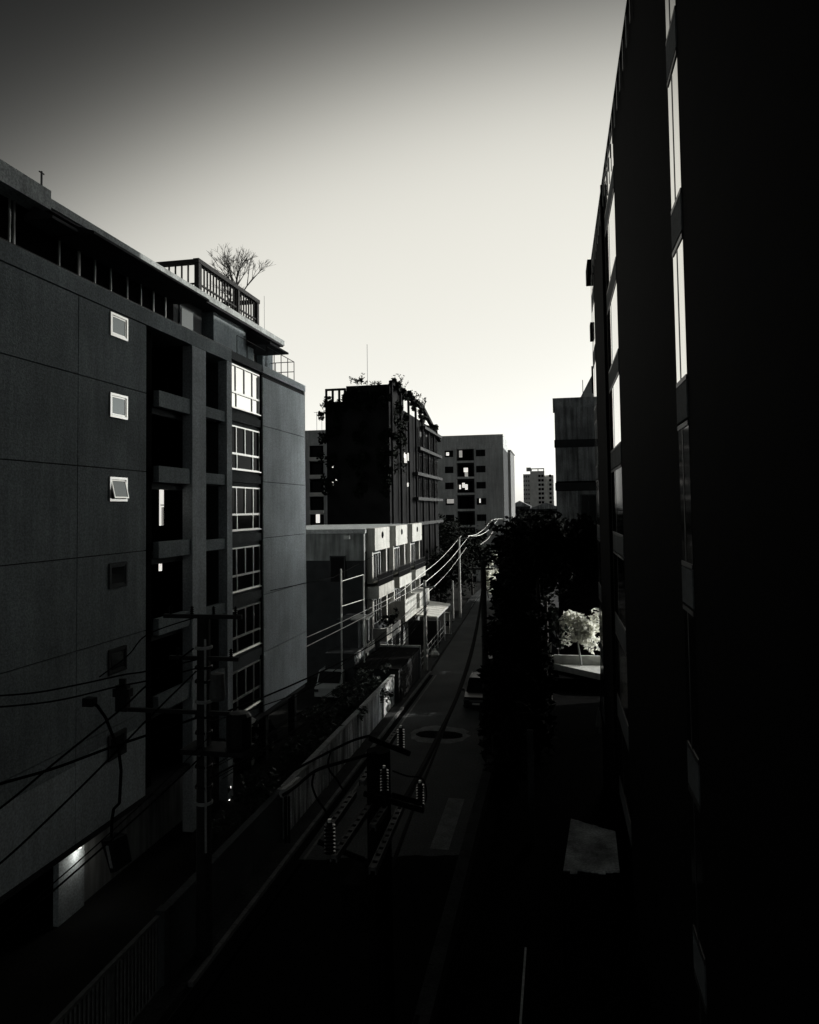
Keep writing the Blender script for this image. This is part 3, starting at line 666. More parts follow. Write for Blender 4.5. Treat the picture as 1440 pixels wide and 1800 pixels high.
# ------------------------------------------------------------------ blocks beyond
slv = thing('balcony_block', 'grey block with stacked dark balconies between the left building and the dark overgrown one', 'building', (-45, 125, 0))
bx('wall', 'mid_wall', slv, -60, -37.5, 124.5, 138, 0, 27.6)
bx('side_pier', 'mid_wall', slv, -39.9, -37.5, 124, 124.5, 0, 24.9); bx('side_pier', 'mid_wall', slv, -43.4, -42.5, 124, 124.5, 0, 24.9)
bx('parapet', 'mid_wall', slv, -60, -37.4, 123.9, 124.5, 24.9, 27.6)
for i in range(8):
    z = 22.4-i*3.1
    bx('balcony_front', 'mid_pale', slv, -42.5, -39.9, 123.7, 124.0, z-.2, z+.45)
    f = bx('balcony_opening', 'black', slv, -42.5, -39.9, 124.35, 124.5, z+.45, z+2.8); bx('pane', 'glass_dark', f, -42.0, -40.4, 124.3, 124.34, z+.5, z+2.4)
p = onY(559, 911, 124.2); bx('bright_opening', 'lit', slv, p.x-.35, p.x+.35, 124.15, 124.2, p.z-.8, p.z+.7)
mast('roof_aerial', 'wire aerial on the grey balcony block at its left', (onY(557, 750, 125).x, 125, 27.6), 3.4, .04, ((3.3, .5, 1, 0),))
mast('roof_aerial', 'second wire aerial on the grey balcony block, nearer the dark block', (onY(566, 750, 125).x, 125, 27.6), 3.0, .04)

md = thing('midrise_block', 'grey flat topped apartment block with small square windows closing the street', 'building', (-15, 140, 0))
XW0, XW1 = -21.7, -9.45
bx('wall', 'mid_wall', md, XW0, -18.2, 137.06, 150, 0, 24.6); bx('wall', 'mid_wall', md, -14.85, XW1-.06, 137.06, 150, 0, 24.6); bx('side_wall', 'dark_wall', md, XW1-.055, XW1, 137.07, 150, 0, 24.59); bx('wall', 'dark_wall', md, -18.2, -14.85, 138.4, 150, 0, 24.6)  # sunward side face darkened in its material to tone down the sunlight
bx('parapet', 'mid_wall', md, XW0-.1, XW1+.04, 136.9, 150.1, 24.6, 27.0)
bx('roof_cap', 'mid_pale', md, XW0-.12, XW1+.05, 136.85, 150.2, 27.0, 27.12)
wd_mesh = None
for i in range(8):
    z = 23.75-i*3.0
    for (xa, xb) in ((-20.35, -18.75), (-14.5, -12.75)):
        f = B().box(xa, xb, 137.0, 137.05, z-.62, z+.62).build('window', 'dark_wall', md)
        bx('pane', 'glass_dark', f, xa+.08, (xa+xb)/2-.04, 136.98, 137.0, z-.55, z+.55); bx('pane', 'glass_dark', f, (xa+xb)/2+.04, xb-.08, 136.98, 137.0, z-.55, z+.55)
    bx('balcony_front', 'mid_wall', md, -18.2, -14.85, 136.95, 137.1, z-1.75, z-1.35)
    bx('balcony_floor', 'dark_wall', md, -18.2, -14.85, 137.1, 138.4, z-1.75, z-1.6)
    f = bx('balcony_door', 'black', md, -17.8, -15.3, 138.3, 138.39, z-1.5, z+.9); bx('pane', 'glass_dark', f, -17.6, -16.6, 138.27, 138.3, z-1.4, z+.7)
for (px, py, sw_, sh_, m_) in ((787, 798, .55, .6, 'lit'), (810, 798, .6, 1.3, 'litdim'), (819, 826, .8, .8, 'lit'), (820, 834, .6, 1.1, 'litdim'), (809, 856, .35, .8, 'lit'), (815, 853, .5, .9, 'lit'), (820, 856, .5, 1.0, 'lit'), (792, 881, 1.3, .8, 'litdim'), (844, 880, .25, .8, 'lit')):
    Yp = 136.96 if px < 800 or px > 836 else 138.2
    p = onY(px, py, Yp); bx('bright_opening', m_, md, p.x-sw_/2, p.x+sw_/2, Yp-.03, Yp, p.z-sh_/2, p.z+sh_/2)
sl = thing('slab_block', 'pale narrow block edge showing to the right of the grey flat topped block', 'building', (-11, 156, 0))
bx('wall', 'slab_paint', sl, -16, -8.95, 151, 165, 0, 25.0); bx('roof', 'slab_paint', sl, -16.1, -8.8, 150.9, 165.1, 25.0, 25.25)

tw = thing('distant_tower', 'distant pale tower block with columns of tiny dark balconies at the end of the street', 'building', (-9, 405, 0))
bx('wall', 'mid_pale', tw, -17.2, -13.4, 401, 415, 0, 31.4); bx('wall', 'mid_pale', tw, -13.4, -5.9, 400, 416, 0, 32.9); bx('wall', 'mid_pale', tw, -5.9, -1.2, 401.5, 415, 0, 30.6)
bx('roof_frame', 'mid_pale', tw, -13.3, -6.0, 400.2, 402, 33.9, 34.4); bx('roof_frame', 'mid_wall', tw, -15.4, -13.0, 400.2, 402, 32.9, 34.9)
for x in (-13, -9.5, -6.5): bx('roof_frame_post', 'mid_pale', tw, x, x+.5, 400.2, 401, 32.9, 33.9)
for i in range(11):
    z = 29.6-i*2.35
    for xa in (-9.2, -7.6, -3.6): f = bx('balcony', 'black', tw, xa, xa+1.25, 399.9 if xa < -6 else 401.4, 400 if xa < -6 else 401.5, z, z+1.3)
    for xa in (-17.0, -15.8, -14.6): bx('window', 'spandrel', tw, xa, xa+.6, 400.9, 401, z, z+.9)
ch = onY(903.5, 880, 300); tag(B().tube((ch.x, 300, 0), (ch.x, 300, 21.4), .42, 8, .34).build('chimney_stack', 'mid_wall', loc=(ch.x, 300, 0)), 'slim distant chimney left of the pale tower', 'chimney')
for i, (x0_, x1_, Y_, h_) in enumerate(((-27, -16.5, 250, 14.4), (-16.4, -9.0, 262, 14.9), (-8.6, 2, 240, 14.0))):
    lb = ['low dark distant roofs just right of the slab block', 'low dark roofs under the pale distant tower', 'low dark roof block in front of the pale distant tower'][i]
    t = thing('low_building', lb, 'building', (x0_, Y_, 0), 'low distant roofs')
    bx('wall', 'dark_wall', t, x0_, x1_, Y_, Y_+12, 0, h_-1); B().extrude([(x0_-.3, h_-1), (x1_+.3, h_-1), ((x0_+x1_)/2, h_+1.0)], 'y', Y_-.3, Y_+12.3).build('roof', 'panel_dark', t)
for i in range(7):
    x = -24+i*3.6; tree(['leftmost', 'second', 'third', 'fourth', 'fifth', 'sixth', 'rightmost'][i]+' dark treetop in the far line of trees under the distant tower', (x, 185+(i % 3)*6, 0), 13.6-(i % 3)*.3, (3.0, 3.0, 3.2), 420, .5, 40+i, name='distant_tree', group='distant tree line')

# ------------------------------------------------------------------ right middle building
rm = thing('clad_building', 'dark weathered clad building standing beyond the courtyard on the right', 'building', (3, 62, 0))
bx('wall', 'black', rm, 0.0, 3.6, 61.6, 64.5, 0, 22.3)
bx('parapet', 'panel_dark', rm, -.12, 3.65, 61.45, 64.55, 21.6, 22.42)
for k, (z0, z1) in enumerate(((19.0, 21.78), (15.6, 18.35), (12.3, 14.8))):
    x = 0.03; i = 0
    while x < 2.8:
        bx('cladding_panel', 'panel_dark', rm, x, x+.86, 61.48+.02*((i*7+k) % 3), 61.6, z0, z1); x += .88; i += 1
for z in (18.36, 14.85): bx('floor_band', 'dark_wall', rm, -.06, 3.62, 61.4, 61.6, z, z+.62)
d = bx('window', 'spandrel', rm, 1.9, 3.2, 61.4, 61.47, 12.0, 14.5); bx('pane', 'glass_tint', d, 2.0, 2.5, 61.37, 61.4, 12.1, 14.4); bx('pane', 'glass_tint', d, 2.6, 3.1, 61.37, 61.4, 12.1, 14.4)
B().extrude([(2.1, 22.43), (3.5, 22.43), (3.5, 24.5), (3.2, 24.5)], 'y', 62.1, 62.7).build('roof_screen', 'mid_wall', rm)
bx('roof_post', 'black', rm, 3.06, 3.28, 61.9, 62.08, 22.76, 25.0)
mast('radio_mast', 'tiny aerial on the roof screen of the dark clad building', (2.35, 62.3, 22.76), 1.2, .03)

# ------------------------------------------------------------------ right foreground building
XR = 1.9
rb = thing('dark_tower_building', 'huge black building filling the right side with narrow tall windows', 'building', (10, 20, 0))
yS = {1: (11.2, 12.12), 2: (22.4, 26.4), 3: (34.4, 36.6)}
ROOF = 25.1
segs = [(3.2, 11.2), (12.12, 22.4), (26.4, 34.4), (36.6, 37.0)]
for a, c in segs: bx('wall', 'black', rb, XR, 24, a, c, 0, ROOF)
bx('sun_block_wing', 'black', rb, 9.2, 26, 37.0, 56.2, 0, 36)  # unseen wing added to keep the sun off the left building
bx('sun_block_storeys', 'black', rb, 6.5, 26, 2, 37.0, ROOF+.13, 38)  # set-back floors out of view, added to shade the left building's top
zl = [(17.98, 20.4), (20.95, 23.4)]
lev = [15.33-3.02*i for i in range(-3, 6)]
for si, (a, c) in yS.items():
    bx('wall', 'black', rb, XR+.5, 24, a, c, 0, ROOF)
    for i, zs in enumerate([23.58, 20.83, 18.08, 15.33, 12.58, 9.83, 7.08, 4.33]):
        zb, zt_ = zs, min(zs+2.15, ROOF-.2)
        bx('spandrel', 'spandrel', rb, XR-.02, XR+.5, a+.01, c-.01, zs-.56, zs-.02)
        if zt_-zb < .6: continue
        wf = B().box(XR-.02, XR+.1, a+.01, c-.01, zb, zb+.07).box(XR-.02, XR+.1, a+.01, c-.01, zt_-.07, zt_).box(XR-.012, XR+.09, (a*.42+c*.58)-.03, (a*.42+c*.58)+.03, zb+.07, zt_-.07).build('window', 'metal_dark', rb)
        ym = a*.42+c*.58
        gk = 'glass' if zb > 14 else 'glass_dark'
        bx('pane', gk, wf, XR-.006, XR+.004, a+.01, ym-.03, zb+.07, zt_-.07); bx('pane', gk, wf, XR-.006, XR+.004, ym+.03, c-.01, zb+.07, zt_-.07)
bx('roof_edge', 'black', rb, XR-.04, 24, 3.2, 36.4, ROOF, ROOF+.12)
bx('roof_corner', 'black', rb, XR-.22, XR+.6, 35.4, 37.2, ROOF-.7, ROOF+.05); bx('ledge', 'black', rb, XR-.1, XR+.3, 36.4, 37.1, 21.6, 22.4)
# rough gutter stubs under the roof edge
for i in range(22):
    y = 16.5+i*.9; bx('roof_bracket', 'steel' if i % 2 else 'metal_dark', rb, XR-.065, XR-.045, y, y+.12, ROOF-.9-.012*i, ROOF-.15)
bx('downpipe', 'black', rb, XR-.12, XR-.02, 26.6, 26.7, 0, ROOF-.2)

# ------------------------------------------------------------------ right side yard
rw = thing('compound_wall', 'black boundary wall along the right pavement', 'wall', (-3, 30, 0))
for y in range(8, 90, 4): bx('wall_bay', 'black', rw, -3.0, -2.85, y+.01, y+3.99, 0, 2.2)
big = [(-1.1, 46, 13.2, 2.4, 10.9, 2.0), (-1.6, 51, 12.9, 2.1, 9.6, 3.2), (2.5, 48, 12.6, 2.0, 10.9, 1.7), (-2.6, 56.5, 11.6, 1.7, 8.2, 3.2), (-.9, 54.5, 12.6, 2.4, 10.9, 1.9), (-3.4, 66, 10.8, 1.9, 7.2, 3.3), (-4.4, 82, 10.2, 1.7, 6.8, 3.2), (-2.5, 42, 9.4, 1.3, 6.6, 2.8), (-2.2, 36, 6.4, 1.1, 4.2, 2.0)]
labs = ['broad black tree nearest the end of the big black building', 'tall black tree left of the broad one', 'black tree close against the big black building', 'slim black tree overhanging the right pavement by the parked cars', 'black tree in front of the clad building', 'black tree on the right beyond the clad building', 'farthest black tree on the right kerb', 'lower black tree in front of the clump on the right', 'nearest small black tree behind the right compound wall']
for i, (x, y, h, r_, cz_, rz_) in enumerate(big):
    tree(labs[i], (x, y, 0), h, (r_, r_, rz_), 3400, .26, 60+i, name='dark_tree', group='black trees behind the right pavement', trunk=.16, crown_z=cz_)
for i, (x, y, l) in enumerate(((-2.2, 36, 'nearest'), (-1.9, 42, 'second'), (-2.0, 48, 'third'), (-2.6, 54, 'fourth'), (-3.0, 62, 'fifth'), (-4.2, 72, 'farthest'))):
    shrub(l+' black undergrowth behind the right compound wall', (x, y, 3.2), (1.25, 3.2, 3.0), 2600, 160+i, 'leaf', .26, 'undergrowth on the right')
hg = thing('road_shade_row', 'long low black row added to shade the road along the right pavement beyond the trees', 'building', (-2, 90, 0))  # low row added to keep the grazing sun off the road
bx('wall', 'dark_wall', hg, -2.6, -.8, 56, 59, 0, 4.3); bx('wall', 'dark_wall', hg, -3.0, 3, 66, 112, 0, 4.6); bx('roof', 'soffit', hg, -3.2, 3.2, 65.9, 112.1, 4.62, 4.8)
for y in range(67, 110, 4):
    sf = bx('shutter', 'metal_dark', hg, -3.05, -3.0, y+.2, y+3.4, .1, 2.9)
# sunlit court with a pale tree
ct = thing('court_terrace', 'sunlit white parapet terrace in the gap beside the big black building', 'terrace', (1.5, 58, 0))
B().extrude([(-.5, 59.1), (2.8, 56.0), (8, 56.0), (8, 59.15)], 'z', .9, 1.35).build('terrace_slab', 'sheet', ct); bx('base_wall', 'black', ct, -.45, 8, 56.3, 59.1, 0, .88)
bx('parapet', 'sheet', ct, -.45, 8, 59.2, 59.4, 1.35, 2.0); bx('parapet', 'plaster', ct, -.6, -.46, 59.0, 59.4, 0, 1.95)
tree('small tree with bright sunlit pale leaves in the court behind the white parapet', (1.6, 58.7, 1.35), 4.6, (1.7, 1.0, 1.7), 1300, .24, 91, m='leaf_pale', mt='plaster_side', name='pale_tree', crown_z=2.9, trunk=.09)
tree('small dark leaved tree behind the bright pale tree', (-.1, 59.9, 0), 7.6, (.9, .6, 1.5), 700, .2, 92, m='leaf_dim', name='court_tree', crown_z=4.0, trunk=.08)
wp = onY(967, 1180, 52); tag(B().box(wp.x-.12, wp.x+.12, 51.9, 52.1, 0, onY(967, 1127, 52).z).build('white_post', 'plaster', loc=(wp.x, 52, 0)), 'slim white post left of the sunlit parapet', 'post')
# patch of light shaped as a pale roof, posts and wall caps near the right building foot
cpz = 3.0; q = [onZ(1004, 1438, cpz), onZ(1082, 1462, cpz), onZ(1090, 1535, cpz), onZ(990, 1532, cpz)]
cr = thing('light_patch_roof', 'patch of light put in as a pale flat roof at the foot of the big black building', 'light_patch_roof', (1, 24, 0))  # soft pool of light put in as pale roof sheets
rq = random.Random(12)
for k in range(8):
    t0, t1 = k/8, (k+.995)/8; dz = rq.uniform(-.008, .008); e0, e1 = rq.uniform(-.012, .05), rq.uniform(-.012, .02)
    w4 = [q[3].lerp(q[2], t0), q[3].lerp(q[2], t1), q[0].lerp(q[1], t1), q[0].lerp(q[1], t0)]
    w4 = [w4[0].lerp(w4[3], e0), w4[1].lerp(w4[2], e0), w4[2].lerp(w4[1], e1), w4[3].lerp(w4[0], e1)]; w4 = [p+Vector((0, 0, dz)) for p in w4]
    B().add(w4+[p-Vector((0, 0, .04)) for p in w4], [(0,1,2,3),(7,6,5,4),(0,4,5,1),(1,5,6,2),(2,6,7,3),(3,7,4,0)]).build('roof_sheet', 'patch_sheet', cr)  # sheets stand in for the patch of light
for p in q: B().tube((p.x, p.y, 0), (p.x, p.y, cpz-.1), .03, 6).build('post', 'black', cr)
p0_ = onZ(934, 1392, 2.0); gpr = tag(B().box(p0_.x-.12, p0_.x+.12, p0_.y-.1, p0_.y+.1, 0, onY(936, 1283, p0_.y).z).build('gate_column', 'paving', loc=(p0_.x, p0_.y, 0)), 'dim grey gate column standing in the dark right yard', 'column')
a_, c_ = onZ(928, 1655, 2.6), onZ(915, 1800, 2.6)
yw_ = thing('yard_wall', 'dark low yard wall with a thin pale coping at the bottom of the view', 'wall', (-.8, 18, 0))
bx('wall', 'black', yw_, -1.05, -.9, 8, 19.0, 0, 2.55); bx('coping', 'mid_wall', yw_, -1.02, -.97, 8, 19.0, 2.56, 2.62)
a_ = onY(1053, 1262, 46); ds = thing('parasol', 'sliver of a folded white parasol beside the black building edge', 'parasol', (a_.x, 46, 0))
B().lathe((a_.x, 46, 0), [(0, a_.z+.55), (.08, a_.z+.35), (.22, a_.z-.5), (0, a_.z-.45)], 8).build('cloth', 'plaster', ds); B().tube((a_.x, 46, 0), (a_.x, 46, a_.z+.6), .03).build('pole', 'metal_pale', ds)
a_ = onX(952, 925, -.9)
rfp = onY(962, 921, 100); lr = thing('shed_roof', 'pale pitched roof sliver catching light above the black trees', 'roof', (rfp.x, 100, 0))
pA, pB = onY(951, 927, 100), onY(974, 914, 100)
B().add([pA, pB, pB+Vector((0, 3, .1)), pA+Vector((0, 3, .1)), pA-Vector((0, 0, .35)), pB-Vector((0, 0, .35)), pB+Vector((0, 3, -.3)), pA+Vector((0, 3, -.3))], [(0,1,2,3),(7,6,5,4),(0,4,5,1),(1,5,6,2),(2,6,7,3),(3,7,4,0)]).build('roof_edge', 'sheet', lr)
bx('wall', 'dark_wall', lr, pA.x+.2, pB.x, 100.2, 102.8, 0, pA.z-.35)

# ------------------------------------------------------------------ end of street greenery
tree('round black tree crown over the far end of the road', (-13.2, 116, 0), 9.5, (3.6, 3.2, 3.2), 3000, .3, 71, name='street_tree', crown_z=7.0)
tree('sunlit pale bush at the far bend of the road', (-10.3, 112, 0), 4.6, (1.1, 1.1, 2.1), 800, .3, 72, m='leaf_pale', name='roadside_tree', crown_z=2.5, trunk=.1)
tree('thin sunlit sapling above the far bend of the road', (-9.6, 116, 0), 7.4, (.8, .8, 1.6), 200, .3, 73, m='leaf_pale', name='roadside_tree', crown_z=6.0, trunk=.08)
tree('dark leafy tree in front of the flat topped block', (-19.5, 130, 0), 13, (3.2, 2.5, 4.5), 1900, .32, 74, name='street_tree')
tree('black tree at the left kerb before the flat topped block', (-15.0, 96, 0), 8.5, (3.0, 3.0, 3.2), 2400, .3, 75, name='street_tree')
tree('black tree crown left of the far utility pole', (-14.0, 108, 0), 11.0, (3.2, 3.0, 4.0), 2400, .3, 76, name='street_tree')
tree('wild bushy tree at the foot of the slab block', (-9.8, 142, 0), 12.2, (2.2, 2.0, 4.5), 1500, .32, 77, name='street_tree')

# ------------------------------------------------------------------ vehicles
def wheel(car, c, r=.34, w=.22):
    c = Vector(c); b = B(); b.tube(c-Vector((w/2, 0, 0)), c+Vector((w/2, 0, 0)), r, 14); wo = b.build('wheel', 'rubber', car)
    B().tube(c-Vector((w/2+.01, 0, 0)), c+Vector((w/2+.01, 0, 0)), r*.6, 10).build('rim', 'metal_pale', wo)
def suv(label, x, y, paint='carpaint', name='parked_car', Lc=4.5, Wc=1.8, Hc=1.72, facing=-1):
    """long axis along the street; facing -1: bonnet towards the viewer"""
    t = thing(name, label, 'car', (x, y, 0)); s = facing; h = Wc/2
    def P(u, z): return (y+s*u, z)      # u forwards
    def loft(sections, nm, m, parent):
        b = B(); rings = []
        for u, zb, zt, wb, wt in sections: rings.append([(x-wb, y+s*u, zb), (x-wb*1.0, y+s*u, zb+(zt-zb)*.55), (x-wt, y+s*u, zt), (x+wt, y+s*u, zt), (x+wb, y+s*u, zb+(zt-zb)*.55), (x+wb, y+s*u, zb)])
        vs = [p for r_ in rings for p in r_]; n = 6; fs = []
        for i in range(len(rings)-1):
            for k in range(n): fs.append((i*n+k, i*n+(k+1) % n, (i+1)*n+(k+1) % n, (i+1)*n+k))
        fs += [tuple(range(n)), tuple(range((len(rings)-1)*n, len(rings)*n))]
        return b.add(vs, fs).build(nm, m, parent)
    a = Lc/2
    loft([(-a, .38, .80, h*.92, h*.86), (-a+.12, .30, 1.02, h, h*.94), (-.9, .28, 1.06, h, h*.95), (.55, .28, 1.04, h, h*.95), (a-.9, .28, .98, h, h*.93), (a-.15, .30, .88, h*.97, h*.88), (a, .38, .70, h*.9, h*.82)], 'body', paint, t)
    loft([(-a+.2, 1.0, 1.05, h*.9, h*.88), (-a+.55, 1.0, Hc-.07, h*.9, h*.74), (-a+.9, 1.0, Hc, h*.9, h*.74), (.1, 1.0, Hc, h*.9, h*.74), (.35, 1.0, Hc-.06, h*.9, h*.74), (1.05, 1.0, 1.06, h*.9, h*.86)], 'cabin', 'glass_dark', t)
    b = B().box(x-h*.73, x+h*.73, y+s*(-a+.75), y+s*.2, Hc-.01, Hc+.035); b.build('roof', paint, t)
    for sx in (-1, 1):
        B().tube((x+sx*h*.62, y+s*(-a+.9), Hc+.09), (x+sx*h*.62, y+s*.1, Hc+.09), .025, 5).build('roof_rail', 'chrome', t)
        B().box(x+sx*(h+.02), x+sx*(h+.2), y+s*.78, y+s*.9, 1.0, 1.16).build('mirror', paint, t)
        hl = B().box(x+sx*h*.55, x+sx*h*.88, y+s*(a-.12), y+s*(a-.01), .66, .82).build('headlight', 'chrome', t)
        B().box(x+sx*h*.62, x+sx*h*.9, y-s*(a-.1), y-s*(a-.01)+0, .72, .95).build('tail_light', 'glass_tint', t)
        for wy in (-a+.85, a-.85): wheel(t, (x+sx*(h-.1), y+s*wy, .34))
    B().box(x-h*.5, x+h*.5, y+s*(a-.02), y+s*(a+.02), .60, .74).build('grille', 'chrome', t)
    B().box(x-.26, x+.26, y+s*(a+.02), y+s*(a+.035), .42, .54).build('number_plate', 'sheet', t)
    B().box(x-h*.95, x+h*.95, y+s*(a-.1), y+s*(a+.05), .30, .42).build('bumper', paint, t)
    return t
suv('dark car with chrome grille parked on the road, nearest of the two', -5.55, 52.0)
suv('second dark car parked behind the first under the trees', -4.95, 58.6)
suv('dark car parked in the open level under the grey apartment block', -16.9, 38.6, name='parked_car', facing=-1)
# pale van in the yard beyond the apartment block
v = thing('parked_van', 'pale van parked in the yard between the apartment block and the bushes', 'van', (-16.2, 53, 0))
B().extrude([(50.6, .35), (50.6, .95), (51.1, 1.15), (51.7, 1.95), (55.2, 2.0), (55.3, .35)], 'x', -17.1, -15.3).build('body', 'carpale', v)
B().extrude([(51.12, 1.2), (51.66, 1.9), (51.60, 1.93), (51.06, 1.22)], 'x', -17.0, -15.4).build('windscreen', 'glass_dark', v)
for sx in (-17.0, -15.5): B().box(sx-.12, sx+.2, 50.55, 50.62, .7, .88).build('headlight', 'chrome', v)
for sx in (-17.0, -15.4):
    for wy in (51.4, 54.5): wheel(v, (sx, wy, .33))
pb = onZ(335, 1418, 0); bo = thing('leaning_board', 'pale board leaning with a dark strap in the dark yard by the pole', 'board', (pb.x, pb.y, 0))
B().add([(pb.x-.35, pb.y, 0), (pb.x+.35, pb.y, 0), (pb.x+.15, pb.y+.4, 1.5), (pb.x-.45, pb.y+.4, 1.5), (pb.x-.35, pb.y+.05, 0), (pb.x+.35, pb.y+.05, 0), (pb.x+.15, pb.y+.45, 1.5), (pb.x-.45, pb.y+.45, 1.5)], [(0,1,2,3),(7,6,5,4),(0,4,5,1),(1,5,6,2),(2,6,7,3),(3,7,4,0)]).build('board', 'sheet', bo)
B().tube((pb.x-.3, pb.y-.02, .1), (pb.x+.12, pb.y+.36, 1.4), .05, 5).build('strap', 'cable', bo)
yl = onZ(403, 1384, .6); tag(B().lathe((yl.x, yl.y, .6), [(0, -.09), (.09, -.03), (.09, .05), (0, .09)], 8).tube((yl.x, yl.y, 0), (yl.x, yl.y, .52), .03).build('garden_lamp', 'lamp', loc=(yl.x, yl.y, 0)), 'tiny lit garden lamp in the dark yard behind the wall', 'lamp')
ga = onX(438, 1271, -14.9); sh = thing('wall_spotlight', 'small bright white lamp at the foot of the tall ladder of windows', 'lamp', ga)
B().add([(ga.x, ga.y-.45, ga.z-.08), (ga.x, ga.y+.35, ga.z+.2), (ga.x+.25, ga.y+.3, ga.z+.1), (ga.x+.25, ga.y-.4, ga.z-.18), (ga.x-.05, ga.y, ga.z+.22)], [(0,1,2,3),(0,4,1),(1,4,2),(2,4,3),(3,4,0)]).build('lamp_shade', 'sheet', sh)
B().tube((ga.x-.05, ga.y, ga.z+.1), (XL, ga.y, ga.z+.2), .03).build('bracket', 'metal_dark', sh)

# ------------------------------------------------------------------ utility poles, wires
def sag(p, q, s, n=10):
    p = Vector(p); q = Vector(q); return [p.lerp(q, i/n)-Vector((0, 0, s*4*(i/n)*(1-i/n))) for i in range(n+1)]
def insulator(b, p, h=.3, r=.07, n=6):
    p = Vector(p); prof = [(0, 0), (r*.5, 0)]
    for i in range(n): z = h*(i+.2)/n; prof += [(r, z), (r, z+h/n*.35), (r*.55, z+h/n*.5), (r*.55, z+h/n*.8)]
    prof += [(r*.6, h), (0, h+.02)]; b.lathe(p, prof, 10)
def upole(label, x, y, h, r0, r1, m, arms, name='utility_pole'):
    t = thing(name, label, 'utility pole', (x, y, 0), 'utility poles along the street')
    B().tube((x, y, 0), (x, y, h), r0, 10, r1).build('pole_shaft', m, t)
    for (z, xa, xb, k) in arms:
        bx('crossarm', 'metal_dark' if m == 'pole_dark' else 'steel', t, x+xa, x+xb, y-.13, y-.02, z-.06, z+.06)
        for i in range(k):
            b = B(); insulator(b, (x+xa+(xb-xa)*(i+.3)/(k-.4), y-.07, z+.06), .24, .06, 4); b.build('insulator', 'porcelain', t)
    return t
NX, NY = -10.8, 21.4
pn = upole('thick black utility pole in front of the recessed balconies with several crossarms', NX, NY, 10.3, .25, .20, 'pole_dark', [(10.28, -1.3, 1.3, 4), (9.0, -1.1, 1.2, 3), (7.35, -2.75, .9, 0)])
# fuse block and bracket hanging to the left of that pole
B().box(NX-2.9, NX-2.5, NY-.2, NY, 7.3, 8.1).box(NX-2.8, NX-2.6, NY-.15, NY-.05, 8.1, 8.3).box(NX-2.98, NX-2.42, NY-.22, NY+.02, 7.75, 8.0).build('fuse_switch', 'metal_dark', pn)
B().box(NX-.5, NX+1.5, NY-.55, NY+.4, 6.2, 6.35).build('platform', 'metal_dark', pn)
B().lathe((NX+1.2, NY-.1, 6.35), [(0, 0), (.35, 0), (.38, .1), (.38, .95), (.3, 1.05), (0, 1.08)], 14).build('transformer', 'metal_dark', pn)
B().lathe((NX+.6, NY-.3, 7.8), [(0, 0), (.2, 0), (.24, .1), (.2, .8), (0, .82)], 10).build('capacitor', 'steel', pn)
for i in range(10):
    z = 4.6+i*.52+random.uniform(-.1, .1); B().lathe((NX, NY, z), [(.24, 0), (.275, .02), (.275, .09), (.24, .11)], 10).build('band', 'mid_wall' if i % 3 == 0 else 'metal_dark', pn)
B().tube((NX+.16, NY-.2, 3.2), (NX+.13, NY-.17, 9.6), .035, 6).build('conduit', 'mid_wall', pn)
# street lamp hanging low left
lb_ = thing('street_lamp', 'dark hooded street lamp on a bent cable arm in front of the pale wall', 'street lamp', (NX-2.6, NY, 0))
pts = [onY(*q, NY-.8) for q in ((160, 1232), (172, 1242), (186, 1262), (197, 1290), (209, 1320), (213, 1355), (211, 1395), (210, 1412), (200, 1422), (197, 1440), (196, 1472))]
B().path(pts, .045, 6).build('arm', 'cable', lb_)
pl = pts[-1]
B().add([pl+Vector(v_) for v_ in ((-.22, -.2, -.05), (.18, -.2, 0), (.32, .3, .0), (-.1, .3, .02), (.1, -.2, -.95), (.3, -.2, -.9), (.5, .3, -.8), (.3, .3, -.85))], [(0,1,2,3),(4,5,6,7),(0,1,5,4),(1,2,6,5),(2,3,7,6),(3,0,4,7)]).build('lamp_head', 'metal_dark', lb_)
B().add([pl+Vector(v_) for v_ in ((-.06, -.22, -.15), (.04, -.22, -.15), (.2, -.22, -.8), (.1, -.22, -.8))], [(0,1,2,3)]).build('lens', 'mid_wall', lb_)
B().box(pts[0].x-.2, pts[0].x+.15, pts[0].y-.15, pts[0].y+.1, pts[0].z-.15, pts[0].z+.1).build('clamp', 'metal_dark', lb_)

# near pole and transformer frame at lower centre
tf = thing('transformer_frame', 'near black pole carrying perforated steel beams and ribbed insulators low in the centre', 'utility pole', (-1.9, 7.6, 0))
B().tube((-1.95, 7.9, 0), (-1.95, 7.9, 10.9), .17, 12, .13).build('pole_shaft', 'black', tf)
ZB = 10.45
def beam(pa, pb_, z, wdt=.055):
    A0, B0 = onZ(*pa, z), onZ(*pb_, z); b = B(); n = max(4, int((B0-A0).length/.12)); d = (B0-A0)/n; sd_ = Vector((1, 0, 0))*wdt
    for i in range(n):
        p = A0+d*i; e = d*.62
        for o in (p, ): 
            q = [o-sd_*.5, o+sd_*.5, o+sd_*.5+e, o-sd_*.5+e]; b.add(q+[v-Vector((0, 0, .03)) for v in q], [(0,1,2,3),(7,6,5,4),(0,4,5,1),(1,5,6,2),(2,6,7,3),(3,7,4,0)])
    for sgn in (-.5, .5):
        q = [A0+sd_*sgn-Vector((.006, 0, 0)), A0+sd_*sgn+Vector((.006, 0, 0)), B0+sd_*sgn+Vector((.006, 0, 0)), B0+sd_*sgn-Vector((.006, 0, 0))]
        b.add([v+Vector((0, 0, .004)) for v in q]+[v-Vector((0, 0, .06)) for v in q], [(0,1,2,3),(7,6,5,4),(0,4,5,1),(1,5,6,2),(2,6,7,3),(3,7,4,0)])
    return b.build('perforated_beam', 'steel_dim', tf)
beam((575, 1457), (622, 1391), ZB); beam((586, 1504), (650, 1412), ZB); beam((655, 1450), (676, 1418), ZB); beam((655, 1525), (707, 1410), ZB)
